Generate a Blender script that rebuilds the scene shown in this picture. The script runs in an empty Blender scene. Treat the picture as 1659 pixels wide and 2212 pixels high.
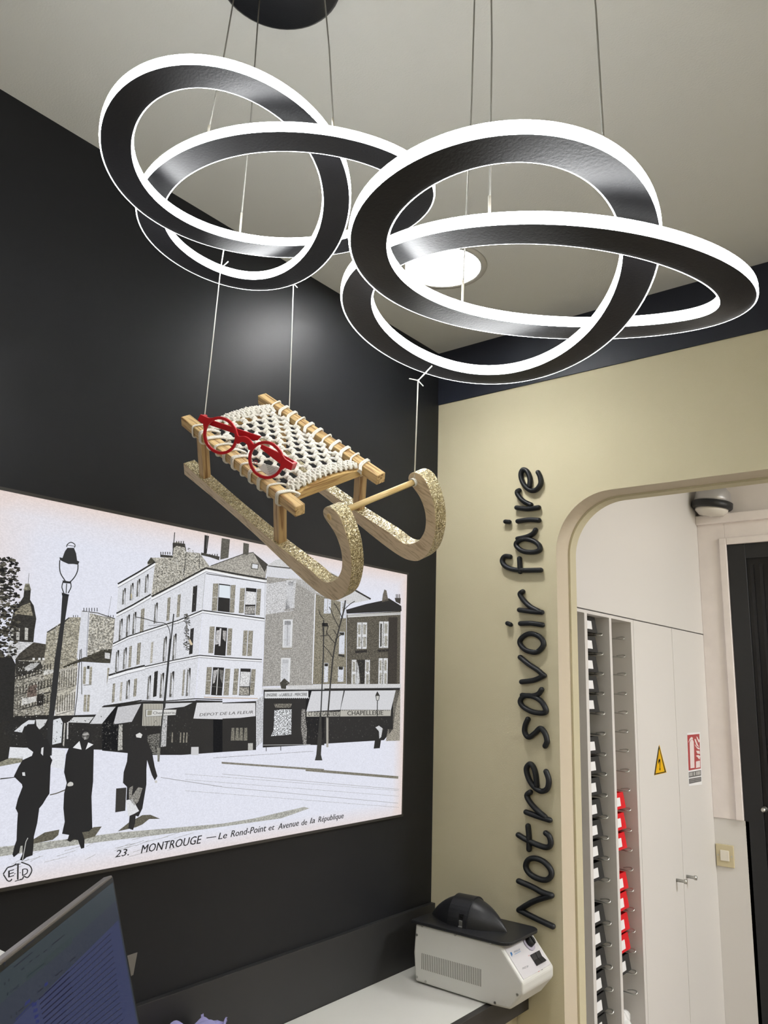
import bpy, bmesh, math, random
from mathutils import Vector, Matrix
S = bpy.context.scene
random.seed(7)
PI = math.pi
# ------------------------------------------------------------------ camera
W, H, FPX = 1659, 2212, 1690.0
CAM = Vector((1.41545, -2.06071, 1.5))
YAW, PITCH, ROLL = 0.67108, 0.214326, 0.029932
def basis(y, p, r):
    fw = Vector((-math.sin(y)*math.cos(p), math.cos(y)*math.cos(p), math.sin(p)))
    rt = Vector((math.cos(y), math.sin(y), 0)); up = rt.cross(fw)
    c, s = math.cos(r), math.sin(r)
    return c*rt + s*up, -s*rt + c*up, fw
CR, CU, CF = basis(YAW, PITCH, ROLL)
cd = bpy.data.cameras.new('camera'); cam = bpy.data.objects.new('camera', cd)
S.collection.objects.link(cam); S.camera = cam
cd.sensor_fit = 'VERTICAL'; cd.sensor_height = 36; cd.lens = FPX*36/H; cd.clip_start = .02
cam.matrix_world = Matrix(((CR.x, CU.x, -CF.x, CAM.x), (CR.y, CU.y, -CF.y, CAM.y), (CR.z, CU.z, -CF.z, CAM.z), (0, 0, 0, 1)))
def ray(x, y): return (CF*FPX + CR*(x-W/2) - CU*(y-H/2)).normalized()
def plane(ax, v, x, y):                       # where the sight line of a photo point meets a wall plane
    d = ray(x, y); return CAM + d*((v-CAM[ax])/d[ax])
def onplane(o, n, x, y):
    d = ray(x, y); return CAM + d*((o-CAM).dot(n)/d.dot(n))
# ------------------------------------------------------------------ world, exposure
wd = bpy.data.worlds.new('world'); S.world = wd; wd.use_nodes = True
wd.node_tree.nodes['Background'].inputs[0].default_value = (.8, .85, .9, 1)
wd.node_tree.nodes['Background'].inputs[1].default_value = .05
S.view_settings.view_transform = 'Standard'; S.view_settings.look = 'None'
S.view_settings.exposure = 0.2; S.view_settings.gamma = 1; S.view_settings.use_curve_mapping = False
LED = 21.0        # radiance of the lamp diffusers
DOWN = 30.0        # power of each shop downlight (W)
BACK = 42.0       # power of the back room light (W)
# ------------------------------------------------------------------ materials
def lin(c): return tuple(((v/255)/12.92 if v/255 <= .04045 else (((v/255)+.055)/1.055)**2.4) for v in c)
MATS = {}
def mat(name, rgb=(200,200,200), rough=.5, metal=0, emit=None, est=1, spec=.5, bump=0, bscale=200, var=0, vscale=5, coat=0, trans=0, ior=1.45):
    if name in MATS: return MATS[name]
    m = bpy.data.materials.new(name); m.use_nodes = True; nt = m.node_tree; b = nt.nodes['Principled BSDF']
    col = lin(rgb)+(1,)
    b.inputs['Base Color'].default_value = col; b.inputs['Roughness'].default_value = rough; b.inputs['Metallic'].default_value = metal
    b.inputs['Specular IOR Level'].default_value = spec; b.inputs['Coat Weight'].default_value = coat
    b.inputs['Transmission Weight'].default_value = trans; b.inputs['IOR'].default_value = ior
    if emit: b.inputs['Emission Color'].default_value = lin(emit)+(1,); b.inputs['Emission Strength'].default_value = est
    tc = nt.nodes.new('ShaderNodeTexCoord')
    if var:
        n = nt.nodes.new('ShaderNodeTexNoise'); n.inputs['Scale'].default_value = vscale; n.inputs['Detail'].default_value = 4
        nt.links.new(tc.outputs['Object'], n.inputs['Vector'])
        mr = nt.nodes.new('ShaderNodeMapRange'); mr.inputs['From Min'].default_value = .3; mr.inputs['From Max'].default_value = .7
        mr.inputs['To Min'].default_value = 1-var; mr.inputs['To Max'].default_value = 1+var
        nt.links.new(n.outputs['Fac'], mr.inputs['Value'])
        mx = nt.nodes.new('ShaderNodeVectorMath'); mx.operation = 'SCALE'; mx.inputs[0].default_value = col[:3]
        nt.links.new(mr.outputs[0], mx.inputs['Scale']); nt.links.new(mx.outputs[0], b.inputs['Base Color'])
    if bump:
        n = nt.nodes.new('ShaderNodeTexNoise'); n.inputs['Scale'].default_value = bscale; n.inputs['Detail'].default_value = 5
        nt.links.new(tc.outputs['Object'], n.inputs['Vector'])
        bp = nt.nodes.new('ShaderNodeBump'); bp.inputs['Strength'].default_value = bump; bp.inputs['Distance'].default_value = .002
        nt.links.new(n.outputs['Fac'], bp.inputs['Height']); nt.links.new(bp.outputs[0], b.inputs['Normal'])
    MATS[name] = m; return m
def wood(name, ca, cb, scale, rough=.55):
    m = bpy.data.materials.new(name); m.use_nodes = True; nt = m.node_tree; b = nt.nodes['Principled BSDF']; N = nt.nodes; Lk = nt.links.new
    tc = N.new('ShaderNodeTexCoord'); mp = N.new('ShaderNodeMapping'); mp.inputs['Scale'].default_value = scale
    Lk(tc.outputs['Object'], mp.inputs['Vector'])
    n1 = N.new('ShaderNodeTexNoise'); n1.inputs['Scale'].default_value = 1; n1.inputs['Detail'].default_value = 6; n1.inputs['Distortion'].default_value = .6
    Lk(mp.outputs[0], n1.inputs['Vector'])
    r = N.new('ShaderNodeValToRGB'); e = r.color_ramp.elements; e[0].position = .36; e[1].position = .58
    e[0].color = lin(cb)+(1,); e[1].color = lin(ca)+(1,); el = e.new(.46); el.color = tuple((lin(ca)[i]*.7+lin(cb)[i]*.3) for i in range(3))+(1,)
    Lk(n1.outputs['Fac'], r.inputs['Fac']); Lk(r.outputs[0], b.inputs['Base Color']); b.inputs['Roughness'].default_value = rough
    bp = N.new('ShaderNodeBump'); bp.inputs['Strength'].default_value = .3; bp.inputs['Distance'].default_value = .0008
    Lk(n1.outputs['Fac'], bp.inputs['Height']); Lk(bp.outputs[0], b.inputs['Normal']); MATS[name] = m; return m
def glitter():
    m = bpy.data.materials.new('gold_glitter'); m.use_nodes = True; nt = m.node_tree; b = nt.nodes['Principled BSDF']; N = nt.nodes; Lk = nt.links.new
    tc = N.new('ShaderNodeTexCoord'); v = N.new('ShaderNodeTexVoronoi'); v.inputs['Scale'].default_value = 780
    Lk(tc.outputs['Object'], v.inputs['Vector'])
    sp = N.new('ShaderNodeSeparateColor'); Lk(v.outputs['Color'], sp.inputs[0])
    r = N.new('ShaderNodeValToRGB'); e = r.color_ramp.elements
    e[0].position = 0; e[0].color = lin((112,98,66))+(1,); e[1].position = 1; e[1].color = lin((255,250,225))+(1,)
    a = e.new(.35); a.color = lin((168,152,112))+(1,); a = e.new(.8); a.color = lin((205,192,150))+(1,)
    Lk(sp.outputs[0], r.inputs['Fac']); Lk(r.outputs[0], b.inputs['Base Color'])
    b.inputs['Metallic'].default_value = .35; b.inputs['Roughness'].default_value = .35
    mixn = N.new('ShaderNodeVectorMath'); mixn.operation = 'SUBTRACT'; mixn.inputs[1].default_value = (.5,.5,.5); Lk(v.outputs['Color'], mixn.inputs[0])
    sc = N.new('ShaderNodeVectorMath'); sc.operation = 'SCALE'; sc.inputs['Scale'].default_value = .9; Lk(mixn.outputs[0], sc.inputs[0])
    g = N.new('ShaderNodeNewGeometry'); ad = N.new('ShaderNodeVectorMath'); ad.operation = 'ADD'; Lk(g.outputs['Normal'], ad.inputs[0]); Lk(sc.outputs[0], ad.inputs[1])
    nm = N.new('ShaderNodeVectorMath'); nm.operation = 'NORMALIZE'; Lk(ad.outputs[0], nm.inputs[0]); Lk(nm.outputs[0], b.inputs['Normal'])
    MATS['gold_glitter'] = m; return m
def attr_mat(name, emission, speck=True, warm=None, tscale=1):
    # flat printed / lit picture: each patch of ink keeps its colour in the face attribute "tone", alpha = grain
    m = bpy.data.materials.new(name); m.use_nodes = True; nt = m.node_tree; N = nt.nodes; Lk = nt.links.new
    b = N['Principled BSDF']; at = N.new('ShaderNodeAttribute'); at.attribute_name = 'tone'
    out = at.outputs['Color']
    if speck:
        tc = N.new('ShaderNodeTexCoord')
        n = N.new('ShaderNodeTexNoise'); n.inputs['Scale'].default_value = 300*tscale; n.inputs['Detail'].default_value = 3; n.inputs['Roughness'].default_value = .7
        mp = N.new('ShaderNodeMapping'); mp.inputs['Scale'].default_value = (1, .8, 1.5); Lk(tc.outputs['Object'], mp.inputs['Vector']); Lk(mp.outputs[0], n.inputs['Vector'])
        mr = N.new('ShaderNodeMapRange'); mr.inputs['From Min'].default_value = .42; mr.inputs['From Max'].default_value = .6; mr.inputs['To Min'].default_value = -1; mr.inputs['To Max'].default_value = .55
        Lk(n.outputs['Fac'], mr.inputs['Value'])
        mu = N.new('ShaderNodeMath'); mu.operation = 'MULTIPLY'; Lk(mr.outputs[0], mu.inputs[0]); Lk(at.outputs['Alpha'], mu.inputs[1])
        ad = N.new('ShaderNodeMath'); ad.operation = 'ADD'; ad.inputs[1].default_value = 1; Lk(mu.outputs[0], ad.inputs[0])
        sc = N.new('ShaderNodeVectorMath'); sc.operation = 'SCALE'; Lk(at.outputs['Color'], sc.inputs[0]); Lk(ad.outputs[0], sc.inputs['Scale'])
        out = sc.outputs[0]
    b.inputs['Roughness'].default_value = .35
    if emission:
        b.inputs['Base Color'].default_value = (.02,.02,.02,1); Lk(out, b.inputs['Emission Color']); b.inputs['Emission Strength'].default_value = emission
    else: Lk(out, b.inputs['Base Color'])
    MATS[name] = m; return m
M_black = mat('black_laminate', (35,36,39), .42, var=.05, vscale=3, bump=.05, bscale=60, spec=.25)
M_navy = mat('navy_frieze', (30,33,45), .5, bump=.1, bscale=40)
M_beige = mat('beige_wall_paint', (205,197,167), .85, bump=.25, bscale=350)
M_jamb = mat('beige_paint_lit', (208,196,174), .7, bump=.1, bscale=250)  # same beige paint as the wall, back room light put into its colour
M_ceil = mat('ceiling_paint', (218,218,212), .9, bump=.3, bscale=260)
M_white = mat('white_wall_paint', (222,215,212), .7, bump=.1, bscale=120)
M_lam = mat('white_laminate', (220,217,214), .45, bump=.04, bscale=150)
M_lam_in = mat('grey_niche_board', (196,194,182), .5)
M_cas = mat('cream_casing_paint', (236,228,226), .5, var=.04, vscale=12, bump=.15, bscale=60)
M_floor = mat('grey_floor', (158,150,140), .5, var=.08)
M_led = mat('led_diffuser', (240,240,240), .5, emit=(252,254,255), est=LED)
M_band = mat('black_aluminium_band', (22,22,25), .42, metal=.15, bump=.12, bscale=300)
M_cable = mat('grey_steel_cable', (150,148,142), .5, metal=.3)
M_grip = mat('clear_cable_sleeve', (205,198,185), .4)
M_blackp = mat('black_plastic', (34,35,38), .4, bump=.1, bscale=400)
M_letter = mat('black_letter_plastic', (24,27,31), .5, bump=.15, bscale=500)
M_counter = mat('white_counter', (214,214,208), .35)
M_dark = mat('dark_edge', (50,47,46), .45)
M_mach = mat('white_enamel', (216,216,211), .35, bump=.05, bscale=200)
M_steel = mat('steel', (190,190,186), .3, metal=.9)
M_rope = mat('cotton_rope', (246,242,232), .9, bump=1.0, bscale=900, var=.06, vscale=120)
M_string = mat('white_string', (236,236,230), .8)
M_red = mat('red_acetate', (176,16,30), .32, bump=.05, bscale=500)
M_redb = mat('red_bin_plastic', (222,28,38), .4)
M_blkb = mat('black_bin_plastic', (46,46,46), .45)
M_glass = mat('lens_glass', (255,255,255), .02, trans=1, ior=1.02, spec=.5)
M_paper = mat('white_card', (238,238,240), .7)
M_wood = wood('oak_rail', (214,184,130), (140,102,58), (14, 260, 260))
M_wood_v = wood('oak_leg', (194,164,116), (142,108,68), (230, 230, 14))
M_wood_x = wood('oak_crossbar', (206,174,116), (150,110,62), (200, 16, 330))
M_run = wood('pale_runner_wood', (212,192,160), (176,154,122), (40, 60, 260))
M_dow = wood('pine_dowel', (228,204,150), (196,164,104), (150, 12, 150))
M_glit = glitter()
M_beigep = mat('beige_plastic', (206,194,160), .5)
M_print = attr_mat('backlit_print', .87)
M_screen = attr_mat('screen_picture', .85, speck=False)
M_ink = attr_mat('label_ink', 0, speck=False); M_screen.node_tree.nodes['Principled BSDF'].inputs['Specular IOR Level'].default_value = .12
M_print.node_tree.nodes['Principled BSDF'].inputs['Specular IOR Level'].default_value = .1
# ------------------------------------------------------------------ mesh helpers
C = S.collection
def obj(name, bm, m, parent=None, smooth=False, bevel=0, fac=None):
    me = bpy.data.meshes.new(name); bm.normal_update(); bm.to_mesh(me); bm.free()
    for mm in (m if isinstance(m, (list, tuple)) else [m]): me.materials.append(mm)
    if smooth: me.polygons.foreach_set('use_smooth', [True]*len(me.polygons))
    o = bpy.data.objects.new(name, me); C.objects.link(o)
    if parent: o.parent = parent
    if bevel:
        md = o.modifiers.new('bevel', 'BEVEL'); md.width = bevel; md.segments = 3; md.limit_method = 'ANGLE'; md.angle_limit = .6
    return o
def thing(name, label, cat, loc=(0,0,0), group=None, rot=None):
    o = bpy.data.objects.new(name, None); C.objects.link(o); o.empty_display_size = .05
    if rot is not None: o.matrix_world = Matrix.Translation(loc) @ rot.to_4x4()
    else: o.location = loc
    return tag(o, label, cat, group)
def tag(o, label, cat, group=None, kind=None):
    o['label'] = label; o['category'] = cat
    if group: o['group'] = group
    if kind: o['kind'] = kind
    return o
def struct(name, bm, m, label, bevel=0, parent=None):
    o = obj(name, bm, m, parent, bevel=bevel); o['kind'] = 'structure'
    if not parent: o['label'] = label; o['category'] = name.split('_')[0]
    return o
def B(): return bmesh.new()
def box(bm, a, b, mi=0):
    x0, y0, z0 = a; x1, y1, z1 = b
    v = [bm.verts.new(p) for p in ((x0,y0,z0),(x1,y0,z0),(x1,y1,z0),(x0,y1,z0),(x0,y0,z1),(x1,y0,z1),(x1,y1,z1),(x0,y1,z1))]
    for f in ((0,3,2,1),(4,5,6,7),(0,1,5,4),(1,2,6,5),(2,3,7,6),(3,0,4,7)):
        bm.faces.new([v[i] for i in f]).material_index = mi
    return bm
def prism(bm, pts, ax, a, b, mi=0, mi_side=None):
    # pts: 2-D outline, extruded along axis ax from a to b
    def P(p, t): l = list(p); l.insert(ax, t); return l
    v0 = [bm.verts.new(P(p, a)) for p in pts]; v1 = [bm.verts.new(P(p, b)) for p in pts]
    f = bm.faces.new(v0); f.material_index = mi; g = bm.faces.new(v1[::-1]); g.material_index = mi
    n = len(pts)
    for i in range(n):
        h = bm.faces.new((v0[i], v1[i], v1[(i+1)%n], v0[(i+1)%n])); h.material_index = mi if mi_side is None else mi_side
    bmesh.ops.recalc_face_normals(bm, faces=bm.faces[:])
    return bm
def tube(bm, pts, r, seg=8, closed=False, caps=True, rf=None, mi=0, flat=None):
    pts = [Vector(p) for p in pts]; n = len(pts); rings = []
    up = Vector((0.13, .31, .94)).normalized(); prev = None
    for i, p in enumerate(pts):
        if closed: t = pts[(i+1)%n]-pts[i-1]
        else: t = pts[min(i+1, n-1)]-pts[max(i-1, 0)]
        t.normalize()
        if prev is None:
            s = t.cross(up if abs(t.dot(up)) < .95 else Vector((1,0,0))).normalized()
        else: s = (prev - t*prev.dot(t)).normalized()
        prev = s; q = t.cross(s); rr = r if rf is None else r*rf(i/(n-1))
        ring = []
        for k in range(seg):
            o = s*math.cos(2*PI*k/seg)*rr + q*math.sin(2*PI*k/seg)*rr
            if flat: o = o - flat[0]*(o.dot(flat[0])*(1-flat[1]))
            ring.append(bm.verts.new(p+o))
        rings.append(ring)
    m = n if closed else n-1
    for i in range(m):
        a, b = rings[i], rings[(i+1)%n]
        for k in range(seg):
            f = bm.faces.new((a[k], a[(k+1)%seg], b[(k+1)%seg], b[k])); f.material_index = mi; f.smooth = True
    if caps and not closed:
        bm.faces.new(rings[0][::-1]).material_index = mi; bm.faces.new(rings[-1]).material_index = mi
    return bm
def rtube(bm, pts, r, seg=10, flat=None, closed=False):
    # stroke with rounded ends
    pts = [Vector(p) for p in pts]
    if closed: return tube(bm, pts, r, seg, closed=True, flat=flat)
    a = (pts[0]-pts[1]).normalized(); b = (pts[-1]-pts[-2]).normalized()
    ca = [(math.cos(PI/2*k/4), math.sin(PI/2*k/4)) for k in range(4, 0, -1)]
    rad = [c[0] for c in ca]; rad = [max(v, .05) for v in rad]
    full = [pts[0]+a*r*c[1] for c in ca] + pts + [pts[-1]+b*r*c[1] for c in ca[::-1]]
    rl = rad + [1]*len(pts) + rad[::-1]; n = len(full)
    return tube(bm, full, r, seg, rf=lambda t: rl[min(n-1, int(round(t*(n-1))))], flat=flat)
def lathe(bm, prof, seg=32, mi=0, M=None):
    rings = []
    for r, z in prof:
        ring = [Vector((r*math.cos(2*PI*k/seg), r*math.sin(2*PI*k/seg), z)) for k in range(seg)]
        rings.append([bm.verts.new((M @ v) if M else v) for v in ring])
    for a, b in zip(rings, rings[1:]):
        for k in range(seg):
            f = bm.faces.new((a[k], a[(k+1)%seg], b[(k+1)%seg], b[k])); f.smooth = True; f.material_index = mi
    for ring in (rings[0], rings[-1]):
        try: bm.faces.new(ring).material_index = mi
        except ValueError: pass
    bmesh.ops.recalc_face_normals(bm, faces=bm.faces[:])
    return bm
def smooth_path(pts, sub=5, closed=False):
    pts = [Vector(p) for p in pts]; n = len(pts); out = []
    for i in range(n if closed else n-1):
        if closed: p0, p1, p2, p3 = pts[i-1], pts[i], pts[(i+1)%n], pts[(i+2)%n]
        else: p0, p1, p2, p3 = pts[max(i-1,0)], pts[i], pts[i+1], pts[min(i+2,n-1)]
        for k in range(sub):
            t = k/sub
            out.append(.5*((2*p1)+(p2-p0)*t+(2*p0-5*p1+4*p2-p3)*t*t+(3*p1-p0-3*p2+p3)*t**3))
    if not closed: out.append(pts[-1])
    return out
def align(a, b, z=Vector((0,0,1))):            # matrix whose z runs a->b
    d = (Vector(b)-Vector(a)).normalized(); q = d.to_track_quat('Z', 'Y'); return Matrix.Translation(a) @ q.to_matrix().to_4x4()
def cyl(bm, a, b, r, seg=24, mi=0, r2=None):
    L = (Vector(b)-Vector(a)).length; return lathe(bm, [(r,0),(r if r2 is None else r2,L)], seg, mi, align(a, b))
def text2d(s, shear=0):
    c = bpy.data.curves.new('t', 'FONT'); c.body = s; c.size = 1; c.shear = shear; c.offset = .0; c.resolution_u = 2
    o = bpy.data.objects.new('t', c); C.objects.link(o); dg = bpy.context.evaluated_depsgraph_get()
    me = bpy.data.meshes.new_from_object(o.evaluated_get(dg)); vs = [(v.co.x, v.co.y) for v in me.vertices]; fs = [tuple(p.vertices) for p in me.polygons]
    bpy.data.objects.remove(o); bpy.data.curves.remove(c); bpy.data.meshes.remove(me)
    x0 = min(v[0] for v in vs); x1 = max(v[0] for v in vs); y0 = min(v[1] for v in vs); y1 = max(v[1] for v in vs)
    return vs, fs, (x0, x1, y0, y1)
class Print:
    """Flat coloured picture on a plane; (x, y) photo points are carried on to the plane."""
    def __init__(s, o, n, step=.00006):
        s.bm = B(); s.o = Vector(o); s.n = Vector(n); s.l = 0; s.step = step
        s.col = s.bm.loops.layers.float_color.new('tone')
    desat = 0.
    def grey(s, t):
        m = sum(t)/3; return tuple(v*(1-s.desat)+m*s.desat for v in t)
    def up(s): s.l += 1
    def pt(s, p): return onplane(s.o, s.n, *p) + s.n*s.step*s.l
    def poly(s, pts, tone, tex=0.):
        tone = s.grey(tone if isinstance(tone, tuple) else (tone,)*3); c = lin(tone)
        try: f = s.bm.faces.new([s.bm.verts.new(s.pt(p)) for p in pts])
        except ValueError: return
        f.normal_update()
        if f.normal.dot(s.n) < 0: f.normal_flip()
        for l in f.loops: l[s.col] = (*c, tex)
    def line(s, pts, w, tone, tex=0.):
        for (x0,y0),(x1,y1) in zip(pts, pts[1:]):
            L = math.hypot(x1-x0, y1-y0) or 1; a, b = -(y1-y0)/L*w/2, (x1-x0)/L*w/2
            s.poly([(x0+a,y0+b),(x1+a,y1+b),(x1-a,y1-b),(x0-a,y0-b)], tone, tex)
    def text(s, body, p0, p1, h, tone, shear=0, lift=0):
        # fit body between base points p0 -> p1, letter height h (photo px, straight up)
        vs, fs, (x0,x1,y0,y1) = text2d(body, shear)
        yb = 0; sc = h/.7
        m = [((p0[0]+(p1[0]-p0[0])*(x-x0)/(x1-x0)), (p0[1]+(p1[1]-p0[1])*(x-x0)/(x1-x0)) - (y-yb)*sc - lift) for x, y in vs]
        for dx, dy in ((0,0),(h*.035,0)):
            for f in fs: s.poly([(m[i][0]+dx, m[i][1]+dy) for i in f], tone)
def catm(pts, sub=4, closed=False): return [(v.x, v.y) for v in smooth_path([(p[0],p[1],0) for p in pts], sub, closed)]
# ================================================================== SETTING
ZC = 2.6
b = B(); box(b, (-.1,-3.7,-.1), (3.3,1.6,0)); struct('floor', b, M_floor, 'grey shop floor, below the picture')
b = B(); box(b, (-.1,-3.7,ZC), (3.3,0,ZC+.1)); box(b, (.3,0,ZC), (3.3,1.6,ZC+.1)); struct('ceiling', b, M_ceil, 'warm grey painted ceiling above the hanging lamps')
b = B(); box(b, (-.1,-3.7,0), (0,.11,ZC)); struct('wall_left', b, M_black, 'satin black wall carrying the backlit street picture')
# far wall with arched opening
R = .165; xl, xr, zt = .42, 1.62, 2.047
arc = [(xl, 0)] + [(xl+R-R*math.cos(a), zt-R+R*math.sin(a)) for a in [PI/2*k/16 for k in range(17)]] + [(xr-R+R*math.sin(a), zt-R+R*math.cos(a)) for a in [PI/2*k/16 for k in range(17)]] + [(xr, 0)]
b = B(); prism(b, [(0,0)]+arc+[(3.2,0),(3.2,ZC),(0,ZC)], 1, 0, .11)
for f in b.faces:
    c = f.calc_center_median()
    if abs(f.normal.y) < .5 and xl-.01 < c.x < xr+.01 and c.z < zt+.01 and c.z > .001: f.material_index = 1
struct('wall_far', b, [M_beige, M_jamb], 'beige wall with rounded arch opening and black lettering')
# inner bead of the arch
def arch_path(off):
    return [(xl+off, 0)] + [(xl+R-(R-off)*math.cos(a), zt-R+(R-off)*math.sin(a)) for a in [PI/2*k/16 for k in range(17)]] + [(xr-R+(R-off)*math.sin(a), zt-R+(R-off)*math.cos(a)) for a in [PI/2*k/16 for k in range(17)]] + [(xr-off, 0)]
b = B(); prism(b, arch_path(0)+arch_path(.006)[::-1], 1, .078, .118); struct('trim_1', b, M_beige, 'slim beige bead lining the back edge of the arch')
b = B(); box(b, (0,-.004,2.415), (3.2,0,ZC)); struct('trim_2', b, M_navy, 'navy black frieze above the beige wall')
b = B(); box(b, (3.2,-3.7,0), (3.3,.05,ZC)); struct('wall_right', b, M_beige, 'beige side wall out of the picture')
b = B(); box(b, (-.1,-3.8,0), (3.3,-3.7,ZC)); struct('wall_back', b, M_beige, 'beige wall behind the viewer')
b = B(); box(b, (3.2,.05,0), (3.3,1.6,ZC)); struct('wall_hall', b, M_white, 'white side wall of the back room out of the picture')
# back room
YB = 1.45; XC = .40
b = B()
Ztop = 1.728
box(b, (.15,.118,1.742), (XC,YB,ZC))                       # bulkhead above
box(b, (.15,.118,Ztop), (XC-.0,.63,1.738))                 # top rail of the niches
for y0, y1 in ((.118,.135),(.227,.247),(.42,.438),(.61,.63)): box(b, (.15,y0,0), (XC,y1,Ztop))
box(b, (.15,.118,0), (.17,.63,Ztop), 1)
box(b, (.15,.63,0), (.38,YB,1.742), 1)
struct('wall_side', b, [M_lam, M_lam_in], 'white fitted wall of the back room with open niches')
b = B(); box(b, (.3,YB,0), (3.2,YB+.1,ZC)); struct('wall_end', b, M_white, 'white end wall of the back room')
# casing around the black door
def bk(x, y, yy=YB): return plane(1, yy, x, y)
b = B()
box(b, (XC,YB-.016,1.003), (.512,YB,2.215)); box(b, (.512,YB-.016,2.13), (1.5,YB,2.215))
struct('trim_3', b, M_cas, 'flat cream door casing board', bevel=.002)
b = B(); box(b, (XC,YB-.034,2.213), (1.5,YB,2.253)); struct('trim_4', b, M_cas, 'cream moulding capping the door casing', bevel=.004)
b = B(); box(b, (.489,YB-.026,1.003), (.519,YB-.016,2.148)); box(b, (.519,YB-.026,2.118), (1.5,YB-.016,2.148)); struct('trim_5', b, M_cas, 'raised inner fillet of the door casing', bevel=.004)
b = B(); box(b, (XC,YB-.012,0), (.535,YB,1.003)); struct('trim_6', b, M_lam, 'smooth white board under the casing carrying the switch', bevel=.001)
# black door
b = B()
box(b, (.519,YB-.012,0), (.59,YB-.001,2.118)); box(b, (.59,YB-.012,2.055), (1.4,YB-.001,2.118)); box(b, (1.33,YB-.012,0), (1.4,YB-.001,2.055))
d = struct('door_1', b, M_blackp, 'black framed door with dark recessed panel', bevel=.002)
b = B(); box(b, (.59,YB-.004,0), (1.33,YB-.001,2.055)); obj('door_panel', b, mat('dark_door_panel', (8,8,13), .25, var=.3, vscale=14), d)
b = B()
for x in (.605,.64,.70,.78): box(b, (x,YB-.010,.1), (x+.012,YB-.004,2.03))
obj('door_moulding', b, mat('door_moulding_black', (18,18,22), .4), d)
b = B(); lathe(b, [(0,0),(.010,.0),(.011,.006),(.005,.01),(.005,.022),(.009,.027),(.008,.035),(0,.037)], 20, M=align(bk(1653,1748,YB-.012), bk(1653,1748,YB-.012)+Vector((0,-1,0)))); obj('door_knob', b, M_steel, d, smooth=True)
# ================================================================== CLOSET DOORS
def closet(y0, y1, label, kn):
    t = thing('cabinet_door', label, 'cabinet', (XC,y0,0), 'tall white cabinet doors in the back room')
    b = B(); box(b, (-.018,.0022,.02), (.0,y1-y0-.0022,1.738)); obj('door_leaf', b, M_lam, t, bevel=.0015)
    k = plane(0, XC, *kn)
    b = B(); lathe(b, [(.0,0),(.0055,0),(.0055,.026),(.008,.028),(.008,.036),(0,.037)], 16, M=Matrix.Translation((0,k.y-y0,k.z)) @ Matrix.Rotation(PI/2,4,'Y')); obj('knob', b, M_steel, t)
    return t
closet(.632, 1.034, 'left white cabinet door bearing the yellow triangle sign', (1461,1901))
closet(1.034, 1.446, 'right white cabinet door bearing the red extinguisher sign', (1483,1893))
# signs
def sign_print(label, cat, name, draw, back, thick=.0015, parts=True):
    t = thing(name, label, cat, plane(0, XC, *back[0]))
    b = B(); pts = [plane(0, XC, *p) for p in back]; prism(b, [(p.y-t.location.y, p.z-t.location.z) for p in pts], 0, 0, thick); obj('plate', b, M_paper if name != 'warning_sign' else mat('yellow_plate', (232,180,20), .4), t)
    pr = Print((XC+thick, 0, 0), (1,0,0), .0001); draw(pr)
    o = obj('printing', pr.bm, M_ink, t); o.matrix_parent_inverse = Matrix.Translation(-t.location); return t
def dz(x, y): return (1400+x/10.37, 1560+y/10.37)
def d1(p):
    p.up(); O = [dz(245,520),dz(400,1120),dz(142,1180)]; I = [dz(250,590),dz(372,1104),dz(165,1152)]
    for i in range(3): p.poly([O[i],O[(i+1)%3],I[(i+1)%3],I[i]], (40,40,20))
    p.up(); p.poly([dz(*q) for q in ((250,660),(238,840),(262,815),(262,870),(228,880))], (25,22,10))
    p.poly([dz(*q) for q in ((262,840),(283,820),(272,850),(270,1040),(285,1035),(263,1092),(248,1040),(260,1040),(258,870),(232,940),(226,885))], (25,22,10))
sign_print('yellow triangular electric shock warning sign on the left cabinet door', 'sign', 'warning_sign', d1, [dz(245,512),dz(404,1126),dz(138,1186)])
def d2(p):
    p.up(); p.poly([dz(*q) for q in ((878,290),(1148,262),(1180,1036),(908,1084))], (178,48,52))
    p.up(); Wt = (238,225,224)
    p.poly([dz(*q) for q in ((935,440),(960,390),(1000,390),(1022,440),(1040,1020),(948,1036),(930,480))], Wt)
    p.poly([dz(*q) for q in ((900,450),(930,370),(965,330),(1000,345),(1000,385),(965,385),(925,420),(908,455))], Wt)
    p.poly([dz(*q) for q in ((1035,380),(1062,375),(1088,440),(1118,520),(1150,545),(1110,545),(1078,510),(1050,430))], Wt)
    p.poly([dz(*q) for q in ((1078,320),(1098,380),(1130,455),(1153,440),(1150,400),(1120,370),(1105,330))], Wt)
    p.poly([dz(*q) for q in ((1040,500),(1075,560),(1110,600),(1155,615),(1150,575),(1100,560),(1060,510))], Wt)
    p.poly([dz(*q) for q in ((1072,640),(1150,640),(1162,710),(1105,705))], Wt)
    p.poly([dz(*q) for q in ((1068,750),(1120,735),(1168,760),(1150,840),(1110,790))], Wt)
    p.poly([dz(*q) for q in ((1072,880),(1160,860),(1165,1010),(1072,1025))], Wt)
    G = (96,96,98); p.poly([dz(*q) for q in ((908,1122),(1183,1072),(1186,1195),(914,1245))], G); p.poly([dz(*q) for q in ((914,1270),(1188,1222),(1192,1325),(918,1384))], G)
    p.up()
    for i in range(13):
        if i in (4, 7): continue
        x = 922+i*19.5; y = 1130-i*3.4
        p.poly([dz(x,y+6),dz(x+11,y+4),dz(x+12,y+82),dz(x+1,y+84)], (215,215,212))
    for k in (0, 1): p.line([dz(935,1300+k*40),dz(1040,1280+k*40)], .6, (190,190,190)); p.line([dz(1055,1276+k*40),dz(1178,1256+k*40)], .6, (190,190,190))
sign_print('red fire extinguisher sign with two grey captions on the right cabinet door', 'sign', 'extinguisher_sign', d2, [dz(868,245),dz(1155,222),dz(1200,1400),dz(905,1430)])
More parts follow.
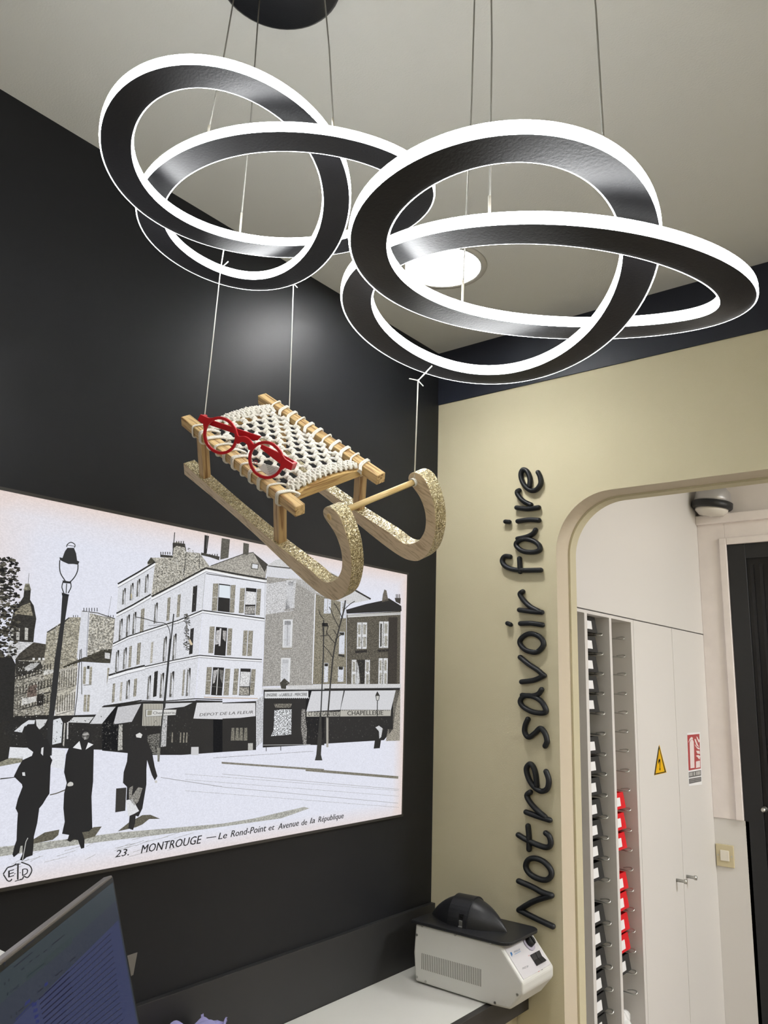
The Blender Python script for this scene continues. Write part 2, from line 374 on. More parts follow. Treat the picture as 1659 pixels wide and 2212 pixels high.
# switch
t = thing('light_switch', 'beige light switch with white rocker on the white board by the black door', 'switch', bk(1567,1848,YB-.012))
o0 = t.location.copy()
b = B(); box(b, (-.034,-.008,-.042), (.034,0,.042)); obj('switch_plate', b, M_beigep, t, bevel=.002)
b = B(); box(b, (-.017,-.012,-.019), (.017,-.008,.021)); obj('rocker', b, mat('ivory_rocker', (232,226,214), .4), t, bevel=.002)
b = B()
b.free()
for sx in (-1, 1): b = B(); cyl(b, (sx*.026,-.0095,0), (sx*.026,-.006,0), .003, 12); obj('screw', b, M_steel, t)
# bulkhead lamp over the casing
c0 = bk(1538, 1092, YB-.06)
t = thing('bulkhead_lamp', 'round black and silver lamp over the door casing', 'lamp', c0)
Mx = Matrix.Rotation(math.radians(8), 4, 'Y')
b = B(); lathe(b, [(.0,.085),(.05,.08),(.07,.055),(.074,.03),(.076,.012)], 32, M=Mx); obj('reflector', b, mat('silver_reflector', (176,174,174), .35, metal=.4), t, smooth=True)
b = B(); lathe(b, [(.076,.016),(.083,.012),(.084,-.008),(.078,-.016),(.068,-.016)], 32, M=Mx); obj('rim', b, M_blackp, t, smooth=True)
b = B(); lathe(b, [(.067,-.014),(.066,-.026),(.05,-.042),(.0,-.05)], 32, M=Mx); obj('lens', b, mat('lamp_lens', (225,220,212), .25), t, smooth=True)
b = B(); box(b, (-.03,.03,.03), (.03,.06,.09)); box(b, (-.012,-.02,.06), (.012,.04,.10)); obj('bracket', b, M_blackp, t, bevel=.003)
# ================================================================== STORAGE BINS AND HOOKS
def make_bin(m, label, loc):
    t = thing('storage_bin', label, 'bin', loc)
    hw, h, dp = .064, .05, .1
    b = B()
    def ring(z, k, off=0): return [(-dp+off, -hw+k+off, z), (0-off-k*.3, -hw+k+off, z), (0-off-k*.3, hw-k-off, z), (-dp+off, hw-k-off, z)]
    r0 = [b.verts.new(p) for p in ring(0, 0)]; r1 = [b.verts.new(p) for p in ring(h, .012)]; r2 = [b.verts.new(p) for p in ring(h, .012, .003)]; r3 = [b.verts.new(p) for p in ring(.004, 0, .003)]
    for a, c in ((r0,r1),(r1,r2),(r2,r3)):
        for k in range(4): b.faces.new((a[k], a[(k+1)%4], c[(k+1)%4], c[k]))
    b.faces.new(r0); b.faces.new(r3); bmesh.ops.recalc_face_normals(b, faces=b.faces[:])
    obj('tray', b, m, t, bevel=.0008)
    b = B(); prism(b, [(-.05,.010),(.019,.010),(.016,.036),(-.046,.036)], 0, .0005, .0022)
    for v in b.verts: v.co.x -= v.co.z*.07
    obj('label_card', b, M_paper, t)
    return t
def make_hook(loc, label):
    t = thing('wire_hook', label, 'hook', loc, 'wire hooks for bins in the niches')
    b = B(); tube(b, smooth_path([(-.14,.048,.002),(-.02,.05,.0),(.012,.052,-.002),(.02,.058,.0),(.018,.064,.005),(.006,.064,.006),(-.01,.06,.003)], 4), .0021, 8); obj('prong', b, M_steel, t, smooth=True)
    return t
def dup(root, loc, label):
    r = root.copy(); C.objects.link(r); r.location = loc; r['label'] = label
    for ch in list(root.children):
        c = ch.copy(); C.objects.link(c); c.parent = r
        for g in list(ch.children):
            q = g.copy(); C.objects.link(q); q.parent = c
    return r
ORD = ['topmost','second','third','fourth','fifth','sixth','seventh','eighth','ninth','tenth','eleventh','twelfth','thirteenth','fourteenth','fifteenth','sixteenth','seventeenth','eighteenth','nineteenth','twentieth']
colA = [1370,1412,1455,1498,1541,1585,1630,1673,1719,1766,1811,1856,1903,1949,1997,2044,2093,2142,2190,2238]; emptyA = {5, 13}
colB = [1378,1417,1456,1498,1539,1580,1622,1665,1707,1750,1795,1838,1881,1926,1969,2016,2060,2107,2152]
redB = {9,10,11,13,14,15,16}; blkB = {17}
binK = binR = hook0 = None; XF = .372
def put(col, ys, x0, x1, yc, kinds, side):
    global binK, binR, hook0; nb = 0; cnt = {'k': 0, 'r': 0, 'h': 0}
    for i, y in enumerate(ys):
        px = x0 + (x1-x0)*(y-ys[0])/(ys[-1]-ys[0]); z = plane(0, XF, px, y).z - .002
        k = kinds(i)
        hl = '%s wire hook from the top in the %s niche, %s' % (ORD[i], side, 'empty' if k == 'h' else 'under a %s bin' % ('black' if k == 'k' else 'red'))
        if hook0 is None: hook0 = make_hook((XF-.004, yc, z), hl)
        else: dup(hook0, (XF-.004, yc, z), hl)
        if k == 'h': continue
        n = cnt[k]; cnt[k] += 1; loc = (XF, yc, z+.006)
        if k == 'k':
            lb = '%s black storage bin from the top in the %s niche' % (ORD[n], side) if side == 'left' else 'black storage bin under the red bins in the right niche'
            if binK is None: binK = make_bin(M_blkb, lb, loc); binK['group'] = 'black storage bins in the niches'
            else: dup(binK, loc, lb)
        else:
            lb = '%s red storage bin from the top in the right niche' % ORD[n]
            if binR is None: binR = make_bin(M_redb, lb, loc); binR['group'] = 'red storage bins in the right niche'
            else: dup(binR, loc, lb)
put('A', colA, 1285, 1305, .327, lambda i: 'h' if i in emptyA else 'k', 'left')
put('B', colB, 1335, 1352, .516, lambda i: 'r' if i in redB else ('k' if i in blkB else 'h'), 'right')
# plastic bag at the foot of the right niche
b = B(); bmesh.ops.create_icosphere(b, subdivisions=4, radius=1)
for v in b.verts:
    n = v.co.copy(); k = 1+.18*math.sin(7*n.x+3*n.z)*math.cos(6*n.y-2*n.z)+.1*math.sin(13*n.z+5*n.x)
    v.co = Vector((n.x*.045*k, n.y*.062*k, n.z*.075*k*(1-.25*max(0, n.z))))
p = plane(0, .35, 1352, 2195); bm_ = obj('plastic_bag', b, mat('white_bag_film', (232,232,232), .2, coat=.4), None, smooth=True); bm_.location = (.33, .525, p.z-.025)
tag(bm_, 'crumpled white plastic bag at the bottom of the right niche', 'bag')
# ================================================================== WALL LETTERS
z5 = lambda x, y: (1060+x/4.256, 980+y/4.256)
z6 = lambda x, y: (1080+x/3.8125, 1460+y/3.8125)
LET = [
 ('N', z6, [([(435,2063),(300,2000),(157,1928)],0),([(157,1928),(225,1885),(300,1848),(425,1810)],0),([(425,1808),(350,1783),(270,1740),(155,1690)],0)]),
 ('o', z6, [([(213,1570),(235,1515),(290,1503),(360,1530),(415,1590),(422,1645),(380,1680),(310,1668),(245,1628)],1)]),
 ('t', z6, [([(152,1310),(210,1345),(300,1388),(385,1412),(418,1385),(408,1325),(378,1295)],0),([(232,1237),(240,1330),(240,1428)],0)]),
 ('r', z6, [([(216,1122),(310,1157),(410,1188)],0),([(370,1160),(300,1100),(248,1040),(222,985),(250,958)],0)]),
 ('e', z6, [([(303,905),(297,825),(278,755),(247,725),(218,765),(237,845),(280,912),(340,950),(388,930),(402,860),(380,788)],0)]),
 ('s', z6, [([(230,357),(208,410),(205,465),(237,505),(290,470),(333,432),(370,470),(388,535),(373,578)],0)]),
 ('a', z6, [([(168,205),(190,252),(265,295),(350,307),(380,285),(345,215),(280,172),(205,165)],1),([(185,160),(270,165),(318,148),(343,113)],0)]),
 ('v', z5, [([(272,1872),(350,1935),(430,1988),(492,2040)],0),([(492,2040),(400,2082),(285,2098)],0)]),
 ('o', z5, [([(268,1740),(290,1690),(350,1657),(420,1667),(475,1710),(482,1768),(430,1822),(370,1822),(310,1797)],1)]),
 ('i', z5, [([(275,1562),(370,1560),(475,1575)],0),([(155,1560),(183,1572)],2)]),
 ('r', z5, [([(265,1437),(360,1450),(470,1458)],0),([(440,1447),(370,1410),(305,1350),(270,1292),(295,1268)],0)]),
 ('f', z5, [([(178,947),(130,945),(107,985),(132,1032),(200,1063),(300,1073),(460,1070)],0),([(265,965),(272,1085)],0)]),
 ('a', z5, [([(237,822),(250,865),(310,900),(400,905),(452,882),(440,835),(380,797),(300,785)],1),([(250,782),(330,765),(390,735),(413,702)],0)]),
 ('i', z5, [([(250,622),(350,608),(443,612)],0),([(136,625),(172,628)],2)]),
 ('r', z5, [([(240,497),(340,508),(440,495)],0),([(370,470),(300,435),(252,380),(245,350),(262,338)],0)]),
 ('e', z5, [([(358,300),(362,230),(337,165),(300,147),(278,185),(287,247),(322,305),(375,340),(425,327),(460,275),(455,215),(436,172)],0)]),
]
words = {0:'Notre',5:'savoir',11:'faire'}; wcur = ''; wpos = {}
for i, (ch, zf, strokes) in enumerate(LET):
    wcur = words.get(i, wcur); YO = -.010
    n = sum(1 for j in range(i) if LET[j][0] == ch)
    b = B()
    kind = {'N':'capital letter N opening the word Notre', 't':'letter t in the word Notre', 's':'letter s opening the word savoir', 'v':'letter v in the word savoir', 'f':'letter f opening the word faire'}.get(ch, 'letter %s in the word %s' % (ch, wcur))
    t = None
    first = True; dots = []
    for pts, fl in strokes:
        P = [plane(1, YO, *zf(*p)) for p in pts]
        if fl == 2: dots.append(P); continue
        rtube(b, smooth_path(P, 6, closed=(fl == 1)), .0073, 12, flat=(Vector((0,1,0)), 1.35), closed=(fl == 1))
    o = obj('wall_letter', b, M_letter, None, smooth=True)
    tag(o, 'raised black %s on beige wall' % kind, 'letter', 'black raised letters on the beige wall')
    for P in dots:
        b = B(); rtube(b, P, .0068, 12, flat=(Vector((0,1,0)), 1.3)); obj('dot', b, M_letter, o, smooth=True)
# ================================================================== LIGHTBOX PICTURE
LY0, LY1, LZ0, LZ1 = -1.56, -.172, 1.136, 1.82
t = thing('lightbox_picture', 'large backlit vintage street postcard of Montrouge on the black wall', 'picture', (0, (LY0+LY1)/2, LZ0))
def kid(name, bm, m, par, **k):
    o = obj(name, bm, m, par, **k); o.matrix_parent_inverse = par.matrix_world.inverted() if False else Matrix.Translation(-Vector(par.location)); return o
XP = .012
b = B()
for a, c in (((0,LY0-.006,LZ0-.006),(XP+.002,LY1+.006,LZ0)),((0,LY0-.006,LZ1),(XP+.002,LY1+.006,LZ1+.006)),((0,LY0-.006,LZ0),(XP+.002,LY0,LZ1)),((0,LY1,LZ0),(XP+.002,LY1+.004,LZ1))): box(b, a, c)
kid('frame', b, mat('dark_frame', (70,68,66), .4, metal=.5), t)
P = Print((XP, 0, 0), (1,0,0), .00005); P.desat = .4
A_ = lambda *q: [(x/3.456, 1050+y/3.456) for x, y in q]
B_ = lambda *q: [(440+x/3.607, 1150+y/3.607) for x, y in q]
C_ = lambda *q: [(x/3.456, 1500+y/3.456) for x, y in q]
D_ = lambda *q: [(x/6.32, 1150+y/6.32) for x, y in q]
E_ = lambda *q: [(230+x/4.484, 1150+y/4.484) for x, y in q]
F_ = lambda *q: [(x/6.38, 1380+y/6.38) for x, y in q]
G_ = lambda *q: [(220+x/6.38, 1380+y/6.38) for x, y in q]
H_ = lambda *q: [(460+x/6.913, 1400+y/6.913) for x, y in q]
I_ = lambda *q: [(660+x/4.917, 1250+y/4.917) for x, y in q]
J_ = lambda *q: [(x/6.913, 1690+y/6.913) for x, y in q]
K, DK, OL, WH, LG = (24,24,28), (44,43,42), (120,115,98), (222,224,234), (188,188,190)
def clip(pts, inside, cut):
    out = []
    for i in range(len(pts)):
        a, c = pts[i], pts[(i+1)%len(pts)]
        if inside(a): out.append(a)
        if inside(a) != inside(c): out.append(cut(a, c))
    return out
_pt = P.pt
def clamp_pt(p):
    v = _pt(p); v.y = max(LY0, min(LY1, v.y)); v.z = max(LZ0, min(LZ1, v.z)); return v
P.pt = clamp_pt
# paper: sky and street in a grid; LED light falloff painted pinkish at rims
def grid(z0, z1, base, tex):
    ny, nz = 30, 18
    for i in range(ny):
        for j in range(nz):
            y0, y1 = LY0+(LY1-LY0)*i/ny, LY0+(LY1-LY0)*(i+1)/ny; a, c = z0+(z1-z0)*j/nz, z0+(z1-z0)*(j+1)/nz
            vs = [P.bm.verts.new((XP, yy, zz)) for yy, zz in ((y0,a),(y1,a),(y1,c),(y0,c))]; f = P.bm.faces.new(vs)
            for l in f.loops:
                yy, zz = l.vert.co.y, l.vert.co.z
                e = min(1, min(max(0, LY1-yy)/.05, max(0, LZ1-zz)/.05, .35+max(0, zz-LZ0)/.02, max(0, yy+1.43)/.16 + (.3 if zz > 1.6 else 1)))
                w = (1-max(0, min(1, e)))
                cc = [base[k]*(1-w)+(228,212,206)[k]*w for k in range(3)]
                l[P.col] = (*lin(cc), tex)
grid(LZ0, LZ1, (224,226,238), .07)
P.up()
# street edge tints, kerbs and tram rails
P.poly(C_((-200,1160),(250,1112),(900,1030),(1659,965),(1900,925),(2270,840),(2310,850),(2100,925),(1500,1010),(600,1120),(-200,1240)), (178,178,166), .35)
for q in (A_((0,0),(0,0)),): pass
P.line(C_((-50,640),(100,620)), 1.5, (90,88,80)); P.line(C_((1200,620),(1659,690)), 1.2, (150,148,150)); P.line([(480,1700),(860,1735)], .9, (160,158,158)); P.line([(480,1672),(862,1705)], .9, (165,162,162))
P.line(H_((130,1712),(1659,1820)), 4.2, (138,132,116), .3); P.line(I_((0,2030),(985,2112)), 5.5, (132,126,106), .3)
for yy in (1712,1724,1748): P.line([(400,yy-40),(862,yy-4)], .7, (176,174,176), .3)
for k in range(26):
    x = random.uniform(0, 430); y0 = 1850+random.uniform(-4, 34)-x*.14; P.line([(x,y0+6),(x+random.uniform(20,50),y0-6)], .8, (168,166,160), .3)
P.line(H_((0,1640),(1500,1540)), .8, (150,148,148), .4)
P.up()
# tree and church at the left
P.poly(D_((380,700),(420,780),(410,920),(460,1000),(495,1180),(470,1340),(455,1510),(150,1480),(130,1290),(180,1100),(240,1000),(320,880),(330,780)), (52,50,46), .5)
P.line(D_((395,560),(385,700)), 1, (110,110,108))
P.up()
P.poly(D_((200,1040),(410,960),(450,1140),(200,1110)), (150,140,112), .6); P.poly(D_((345,700),(400,700),(425,790),(320,790)), (140,136,110), .6)
for x in (140,225,340): P.poly(D_((x,1300),(x+45,1310),(x+38,1470),(x-5,1465)), (196,194,184), .4)
P.poly(D_((130,1490),(460,1500),(200,1740),(60,1740)), (210,210,214), .3)
for k in range(230):
    x = random.uniform(-20, 46)*random.random()**.3; y = random.uniform(1206, 1450)
    if x > 44-abs(y-1310)*.12: continue
    r = random.uniform(1.5, 6.5); P.poly([(x+r*random.uniform(.6,1.3)*math.cos(a), y+r*.7*random.uniform(.6,1.3)*math.sin(a)) for a in [2*PI*i/7 for i in range(7)]], random.choice([(36,36,36),(56,54,48),(120,114,96)]), .5)
P.up()
P.poly([(-2,1420),(25,1418),(36,1440),(33,1560),(-2,1560)], (34,34,36), .3)
# houses along the left side street
P.poly(D_((640,1360),(940,1160),(1115,1160),(1060,1730),(1040,2100),(600,2600),(600,1750)), (176,168,142), .6)
P.poly(D_((460,1500),(640,1530),(600,1760),(200,1745),(270,1650)), (74,68,58), .5)
P.poly(F_((215,300),(600,290),(720,440),(700,1090),(180,1100)), (164,158,140), .75)
P.poly(F_((790,430),(1075,365),(1020,1050),(750,1070)), (206,200,186), .3)
P.poly(D_((1225,1100),(1570,1180),(1540,1590),(1185,1700)), (196,190,172), .7)
P.up()
P.line(D_((640,1365),(870,1230),(940,1165)), 2.2, DK); P.poly(D_((1110,1080),(1220,1085),(1190,1700),(1045,1720)), (214,217,230), .1)
P.line(D_((1210,1090),(1180,1690)), 1.2, DK); P.line(D_((1120,1075),(1330,1100),(1570,1180)), 2, (84,80,68), .4)
for x in range(1145, 1330, 36): P.line(D_((x,1030),(x,1080)), 1.6, DK)
for x in (1000,1030,1060,1480,1510,1545): P.line(D_((x,1130),(x,1160)), 1.4, DK)
P.poly(D_((860,1830),(1110,1720),(1400,1600),(1530,1590),(1510,1790),(1110,1765),(870,1850)), (70,66,52), .6)
P.poly(F_((1110,325),(1525,335),(1500,520),(1430,930),(1380,1040),(1020,1050)), (218,221,232), .1)
for r in range(3):
    y = 440+r*210
    P.line(F_((240,y+130),(720,y-10)), 1.6, DK, .3)
    for c in range(12): x = 230+c*42; P.poly(F_((x,y-c*10+10),(x+16,y-c*10+6),(x+10,y-c*10+120),(x-6,y-c*10+124)), (66,62,54), .6)
for r, (y0, y1) in enumerate(((455,680),(790,1010))):
    for c in range(8): x = 815+c*33-r*25; P.poly(F_((x,y0-c*8),(x+13,y0-c*8),(x+5,y1-c*6),(x-8,y1-c*6)), (112,106,92), .6)
    P.line(F_((770,y1+40),(1030,y1-35)), 1.1, (90,86,80), .4)
P.poly(F_((380,660),(510,620),(500,800),(370,850)), (120,96,84), .6); P.poly(F_((510,770),(610,745),(590,920),(505,920)), (36,34,34))
P.up()
for x, y, w, h in ((1150,385,38,240),(1235,385,36,240),(1158,770,36,235),(1203,770,36,235),(1480,400,40,240),(1440,780,45,110)):
    P.poly(F_((x,y),(x+w,y),(x+w-12,y+h),(x-12,y+h)), (168,160,136), .4)
P.poly(F_((1200,372),(1232,372),(1230,415),(1198,415)), DK); P.line(F_((1150,640),(1260,630)), 1.4, (110,104,88))
P.poly(D_((1430,1640),(1500,1650),(1500,1730),(1430,1720)), (205,205,205), .2)
P.line(D_((1520,870),(1475,1140)), .7, (130,130,130)); P.line(F_((820,280),(1110,320)), .9, (80,78,72))
P.line(D_((1110,1590),(1115,2212)), 1.5, (60,60,58)); P.line(F_((1105,150),(1060,800),(1010,1180)), 1.8, (52,52,50))
for a, c in (((215,300),(420,250)),((200,520),(590,430)),((640,470),(740,430)),((560,760),(700,735))): P.line(F_(a, c), 2.4, (40,38,36), .2)
P.poly(F_((210,300),(560,320),(590,400),(480,440),(300,520),(215,480)), (52,50,46), .4)
P.poly(F_((330,400),(420,340),(550,330),(480,400),(380,450)), (214,214,212), .2)
P.poly(F_((600,440),(750,420),(735,470),(600,500)), (216,214,206), .3); P.poly(F_((300,820),(500,790),(500,860),(300,920)), (214,212,206), .3)
for x in (465,545,600): P.poly(F_((x-18,262),(x+14,262),(x+14,292),(x-18,292)), (222,222,222))
P.line(F_((200,1075),(720,1060)), 4, (38,36,34), .2)
# chimneys and stone wall behind the corner house
P.up()
P.poly(E_((395,290),(430,245),(520,245),(640,240),(650,100),(690,90),(760,125),(775,190),(900,200),(1000,330),(965,400),(440,640)), (192,186,168), .6)
P.poly(E_((965,340),(1330,210),(1420,195),(1560,310),(1535,470),(965,400)), (176,170,156), .45)
P.poly(E_((1115,55),(1195,68),(1180,245),(1100,265)), (100,96,84), .4); P.poly(E_((1325,100),(1380,112),(1375,215),(1320,240)), (92,88,76), .4)
P.poly(E_((950,25),(992,35),(970,205),(940,205)), (40,38,38), .3)
P.up()
P.poly(E_((1420,195),(1565,312),(1530,385),(1480,300)), (66,62,56), .4)
P.line(E_((1010,325),(1330,208),(1425,195)), 1.8, (70,66,58)); P.line(E_((760,130),(770,200),(745,430)), 1.8, (58,56,52)); P.line(E_((660,0),(650,110),(640,220)), 1.8, DK); P.line(E_((900,210),(900,350)), 1.2, (70,68,62))
P.poly(E_((640,100),(760,110),(765,150),(680,130),(640,160)), (60,56,50), .3); P.poly(E_((520,215),(640,225),(640,245),(520,240)), (54,52,46), .3); P.poly(E_((915,195),(1095,235),(1090,270),(1000,240),(915,220)), (66,62,54), .3)
P.poly(E_((395,290),(430,240),(470,285),(400,310)), (70,68,52), .5)
for x in list(range(525,630,22))+list(range(678,760,22))+list(range(1000,1095,24)):
    yb = 215 if x < 640 else (110 if x < 770 else 235); P.line(E_((x,yb-26),(x,yb)), 1.9, (60,56,50))
P.poly(E_((1415,305),(1465,315),(1462,350),(1410,345)), (215,218,228)); P.line(E_((1405,300),(1470,312),(1465,360),(1400,350),(1405,300)), 1.2, DK)
P.line([(448,1152),(446,1185)], .6, (150,150,150))
# the corner house
P.up()
FW = (216,219,230)
P.poly(E_((115,512),(470,295),(430,640),(965,365),(930,760),(890,1190),(860,1560),(845,1640))+[(222,1523)]+E_((20,1380),(60,1080),(95,790)), FW, .13)
P.poly(E_((965,365),(1555,478),(1535,830),(1508,1240))+B_((455,1260),(430,1300),(0,1290))+[(424,1512)], (222,225,238), .08)
P.up()
def band(pts, w, below=True):
    if below: P.line([(x, y+w*1.1) for x, y in pts], w*.9, (236,238,242))
    P.line(pts, w*.8, (34,34,34)); 
    if below: P.line([(x, y+w*1.9) for x, y in pts], .9, (90,88,86))
band(E_((108,500),(300,390),(472,285)), 4.2); band(E_((435,622),(700,485),(962,345),(1240,400),(1558,455)), 4.4); P.line(E_((965,400),(1550,490)), 1.6, (60,60,60))
band(E_((95,785),(250,705),(430,600)), 4.0)
band(E_((60,1080),(215,1005),(400,945),(700,850),(928,755),(1230,795),(1530,835)), 3.0)
band(E_((20,1385),(200,1330),(370,1290)), 4.6); band(E_((370,1300),(640,1240),(900,1190),(1200,1215),(1505,1232)), 2.6)
band(G_((20,930),(300,890),(545,850)), 4.2); P.line(G_((545,852),(830,862),(1290,825),(1659,838)), 2.2, DK); P.line(G_((1290,850),(1659,862)), 2, K)
P.line(E_((955,400),(925,750)), .7, (150,150,150)); P.line(B_((480,300),(470,900),(455,1260)), .8, (150,150,152))
def win(F, x, y0, y1, w=26, kind='w', sl=.06):
    dx = -(y1-y0)*sl
    q = [(x,y0),(x+w,y0-w*.3),(x+w+dx,y1-w*.3),(x+dx,y1)]
    if kind == 's':
        P.poly(F(*q), (150,142,118), .55); P.line(F((x+w/2,y0),(x+w/2+dx,y1)), .9, (205,200,190)); P.line(F((x,(y0+y1)/2),(x+w,(y0+y1)/2-6)), .9, (214,212,206))
    elif kind == 'f': P.poly(F(*q), (190,184,168), .4)
    elif kind == 'd': P.poly(F(*q), (34,34,36)); P.line(F((x-4,y0),(x+dx-4,y1)), 1, (236,238,240))
    else:
        P.poly(F((x,y0+20),(x+w*.45,y0+10),(x+w*.45+dx,y1),(x+dx,y1)), (150,148,142), .4)
        P.poly(F((x+w*.35,y0),(x+w,y0-w*.3),(x+w+dx*.4,y0+(y1-y0)*.42)), (32,32,34)); P.line(F((x,y0+10),(x+dx,y1)), 1.2, (56,54,52)); P.line(F((x+w,y0),(x+w+dx,y1)), .9, (110,106,98)); P.poly(F((x+dx+4,y1-44),(x+dx+w*.7,y1-50),(x+dx+w*.6,y1-4),(x+dx,y1)), (84,80,74), .5)
for x, a, c in ((160,545,700),(235,495,660),(300,455,625),(380,410,585)): win(E_, x, a, c)
P.line(E_((238,595),(238,640)), 3, (232,206,120))
for x, a, c in ((130,840,1045),(200,800,1010),(262,775,985)): win(E_, x, a, c)
win(E_, 335, 745, 965, 34, 's'); win(E_, 470, 685, 885); win(E_, 592, 635, 860, 28, 's'); win(E_, 690, 605, 825, 28, 's'); win(E_, 838, 525, 775, 42, 'd')
for x, a, c in ((95,1145,1355),(170,1120,1325)): win(E_, x, a, c)
win(E_, 222, 1105, 1310, 24, 's'); win(E_, 300, 1075, 1285, 32, 's'); win(E_, 432, 1065, 1270, 22, 'f'); win(E_, 558, 1012, 1250); win(E_, 652, 985, 1235); win(E_, 812, 935, 1185, 34, 'd')
win(G_, 150, 620, 880, 34, 's'); win(G_, 255, 600, 860, 30, 'f'); win(G_, 345, 570, 830, 40); win(G_, 445, 555, 800, 40, 's'); win(G_, 640, 510, 835, 36); win(G_, 722, 455, 805, 50, 'd')
win(G_, 815, 475, 815, 42); win(G_, 950, 455, 805, 46); win(G_, 1120, 430, 790, 26, 's'); win(G_, 1180, 410, 790, 42)
P.up()
for k in range(60): P.line([(402+random.uniform(-7,7),1326+k*1.3),(404+random.uniform(-7,7),1328+k*1.3)], 1.6, random.choice([(40,40,34),(80,76,60)]))
P.line(E_((800,1040),(825,1090)), 5, (226,200,150))
def shut(F, x0, x1, y0, y1, tone=(160,152,130)):
    P.poly(F((x0,y0),(x1,y0),(x1-14,y1),(x0-14,y1)), tone, .5); m = (y0+y1)/2; P.line(F((x0-7,m),(x1-7,m)), 1.1, (226,226,226)); P.line(F((x0,y0),(x0-14,y1)), .6, (120,116,104)); P.line(F((x1,y0),(x1-14,y1)), .6, (120,116,104))
for a, c, y0, y1 in ((1033,1082,495,760),(1206,1248,510,778),(1295,1340,540,782),(1458,1496,548,800),(1000,1045,912,1170),(1178,1217,930,1190),(1328,1366,950,1195),(1376,1418,952,1198)): shut(E_, a, c, y0, y1)
for a, c, y0, y1 in ((25,62,1050,1262),(168,206,1062,1270),(238,272,1062,1266),(372,404,1066,1266)): shut(B_, a, c, y0, y1)
P.poly(E_((1088,495),(1200,510),(1190,775),(1075,762)), K); P.poly(E_((1350,535),(1452,545),(1436,800),(1336,795)), K); P.poly(E_((1060,915),(1168,925),(1150,1195),(1042,1188)), K)
P.poly(B_((72,1050),(158,1054),(140,1272),(56,1268)), K); P.poly(B_((286,1060),(366,1062),(358,1272),(272,1270)), K)
P.up()
P.poly(E_((1092,508),(1196,520),(1194,640),(1086,628)), (214,228,240)); P.poly(E_((1352,570),(1448,580),(1440,700),(1342,700)), (222,222,226), .3); P.poly(E_((1345,715),(1440,715),(1432,790),(1338,790)), (170,166,160), .7)
P.poly(E_((1064,950),(1105,945),(1085,1080),(1050,1090)), (196,194,196), .4); P.poly(E_((1125,950),(1160,955),(1150,1060),(1125,1030)), (176,172,170), .4); P.poly(E_((1096,930),(1112,930),(1100,1100),(1086,1100)), (214,212,214))
P.poly(B_((74,1075),(108,1070),(84,1170),(70,1180)), (190,188,188), .4); P.poly(B_((122,1070),(150,1075),(145,1180),(128,1140)), (120,118,114), .4); P.line(B_((112,1060),(98,1265)), 1.8, (214,214,212)); P.line(B_((58,1200),(142,1208)), .9, (110,108,104))
P.poly(B_((288,1085),(362,1088),(354,1200),(278,1200)), (218,218,220), .35); P.poly(B_((278,1205),(352,1208),(350,1268),(274,1266)), (170,164,150), .7)
P.line(B_((0,1284),(160,1290),(420,1294)), 1.6, (200,160,120)); 
# grey house, middle
P.up()
P.poly(B_((495,255),(560,215),(700,180),(1050,340),(1300,525),(1120,560),(860,480)), (206,206,208), .15)
P.poly(B_((490,345),(870,380),(870,480),(848,1190),(455,1200),(480,660)), (168,164,156), .38)
P.poly(B_((870,470),(1110,540),(1110,1180),(845,1185)), (146,136,108), .5)
P.poly(I_((435,380),(1008,345),(1000,1135),(435,1135)), (98,90,74), .55); P.poly(I_((880,410),(975,410),(968,1115),(868,1115)), (54,46,42), .35)
P.up()
P.poly(B_((490,262),(740,300),(790,360),(490,345)), (212,214,224), .1); P.line(B_((500,262),(680,280),(770,320)), 2.2, DK)
P.poly(B_((560,390),(720,370),(700,610),(480,640),(490,400)), (206,206,210), .35)
for a, c, y0, y1 in ((655,705,385,590),(628,685,690,900),(612,668,990,1170)):
    P.poly(B_((a-10,y0-12),(c+8,y0-12),(c,y1),(a-16,y1)), (216,218,222)); P.poly(B_((a,y0),(c-8,y0),(c-14,y1-12),(a-6,y1-12)), (196,198,206), .2); P.poly(B_((a,y0),(c-8,y0),(c-8,y0+30),(a,y0+30)), (52,50,50), .3)
P.line(B_((655,690),(648,880)), 2.2, DK); P.poly(B_((628,600),(706,590),(704,606),(628,614)), (120,112,96)); P.poly(B_((605,895),(688,888),(686,908),(605,916)), (150,142,124)); P.poly(B_((640,520),(660,510),(670,590),(635,600)), DK, .4)
P.line(B_((868,480),(845,1180)), 2.2, (226,228,238)); P.line(B_((885,265),(1045,355)), 3.6, DK); P.line(B_((1180,452),(1300,520)), 3.4, DK); P.line(B_((1060,365),(1180,455)), 1, (120,120,120))
P.poly(I_((430,330),(640,270),(820,232),(882,208),(1015,290),(1018,345),(435,372)), (32,32,36), .25)
P.poly(I_((445,382),(1005,358),(1005,382),(445,412)), (210,210,208)); P.line(I_((445,395),(1003,370)), 1, DK)
P.poly(I_((835,115),(858,125),(868,185),(880,235),(808,250),(820,165)), (120,108,90), .5); P.poly(I_((945,205),(1010,205),(1005,270),(955,245)), (70,62,56), .4)
for x in (962,978,996): P.line(I_((x,165),(x,210)), 1.8, (90,80,72))
for a, c, y0, y1 in ((197,232,212,370),(236,270,212,370),(372,395,240,420),(402,432,240,420),(357,415,565,800),(198,240,895,1100),(345,404,935,1095)):
    P.poly(I_((a,y0),(c,y0),(c-5,y1),(a-6,y1)), (206,212,228))
P.up()
for a, c, y in ((200,240,905),(350,400,940),(358,412,575)): P.poly(I_((a,y-5),(c-3,y-5),(c-5,y+26),(a,y+26)), (36,36,36))
P.poly(I_((345,800),(412,812),(410,835),(345,822)), DK)
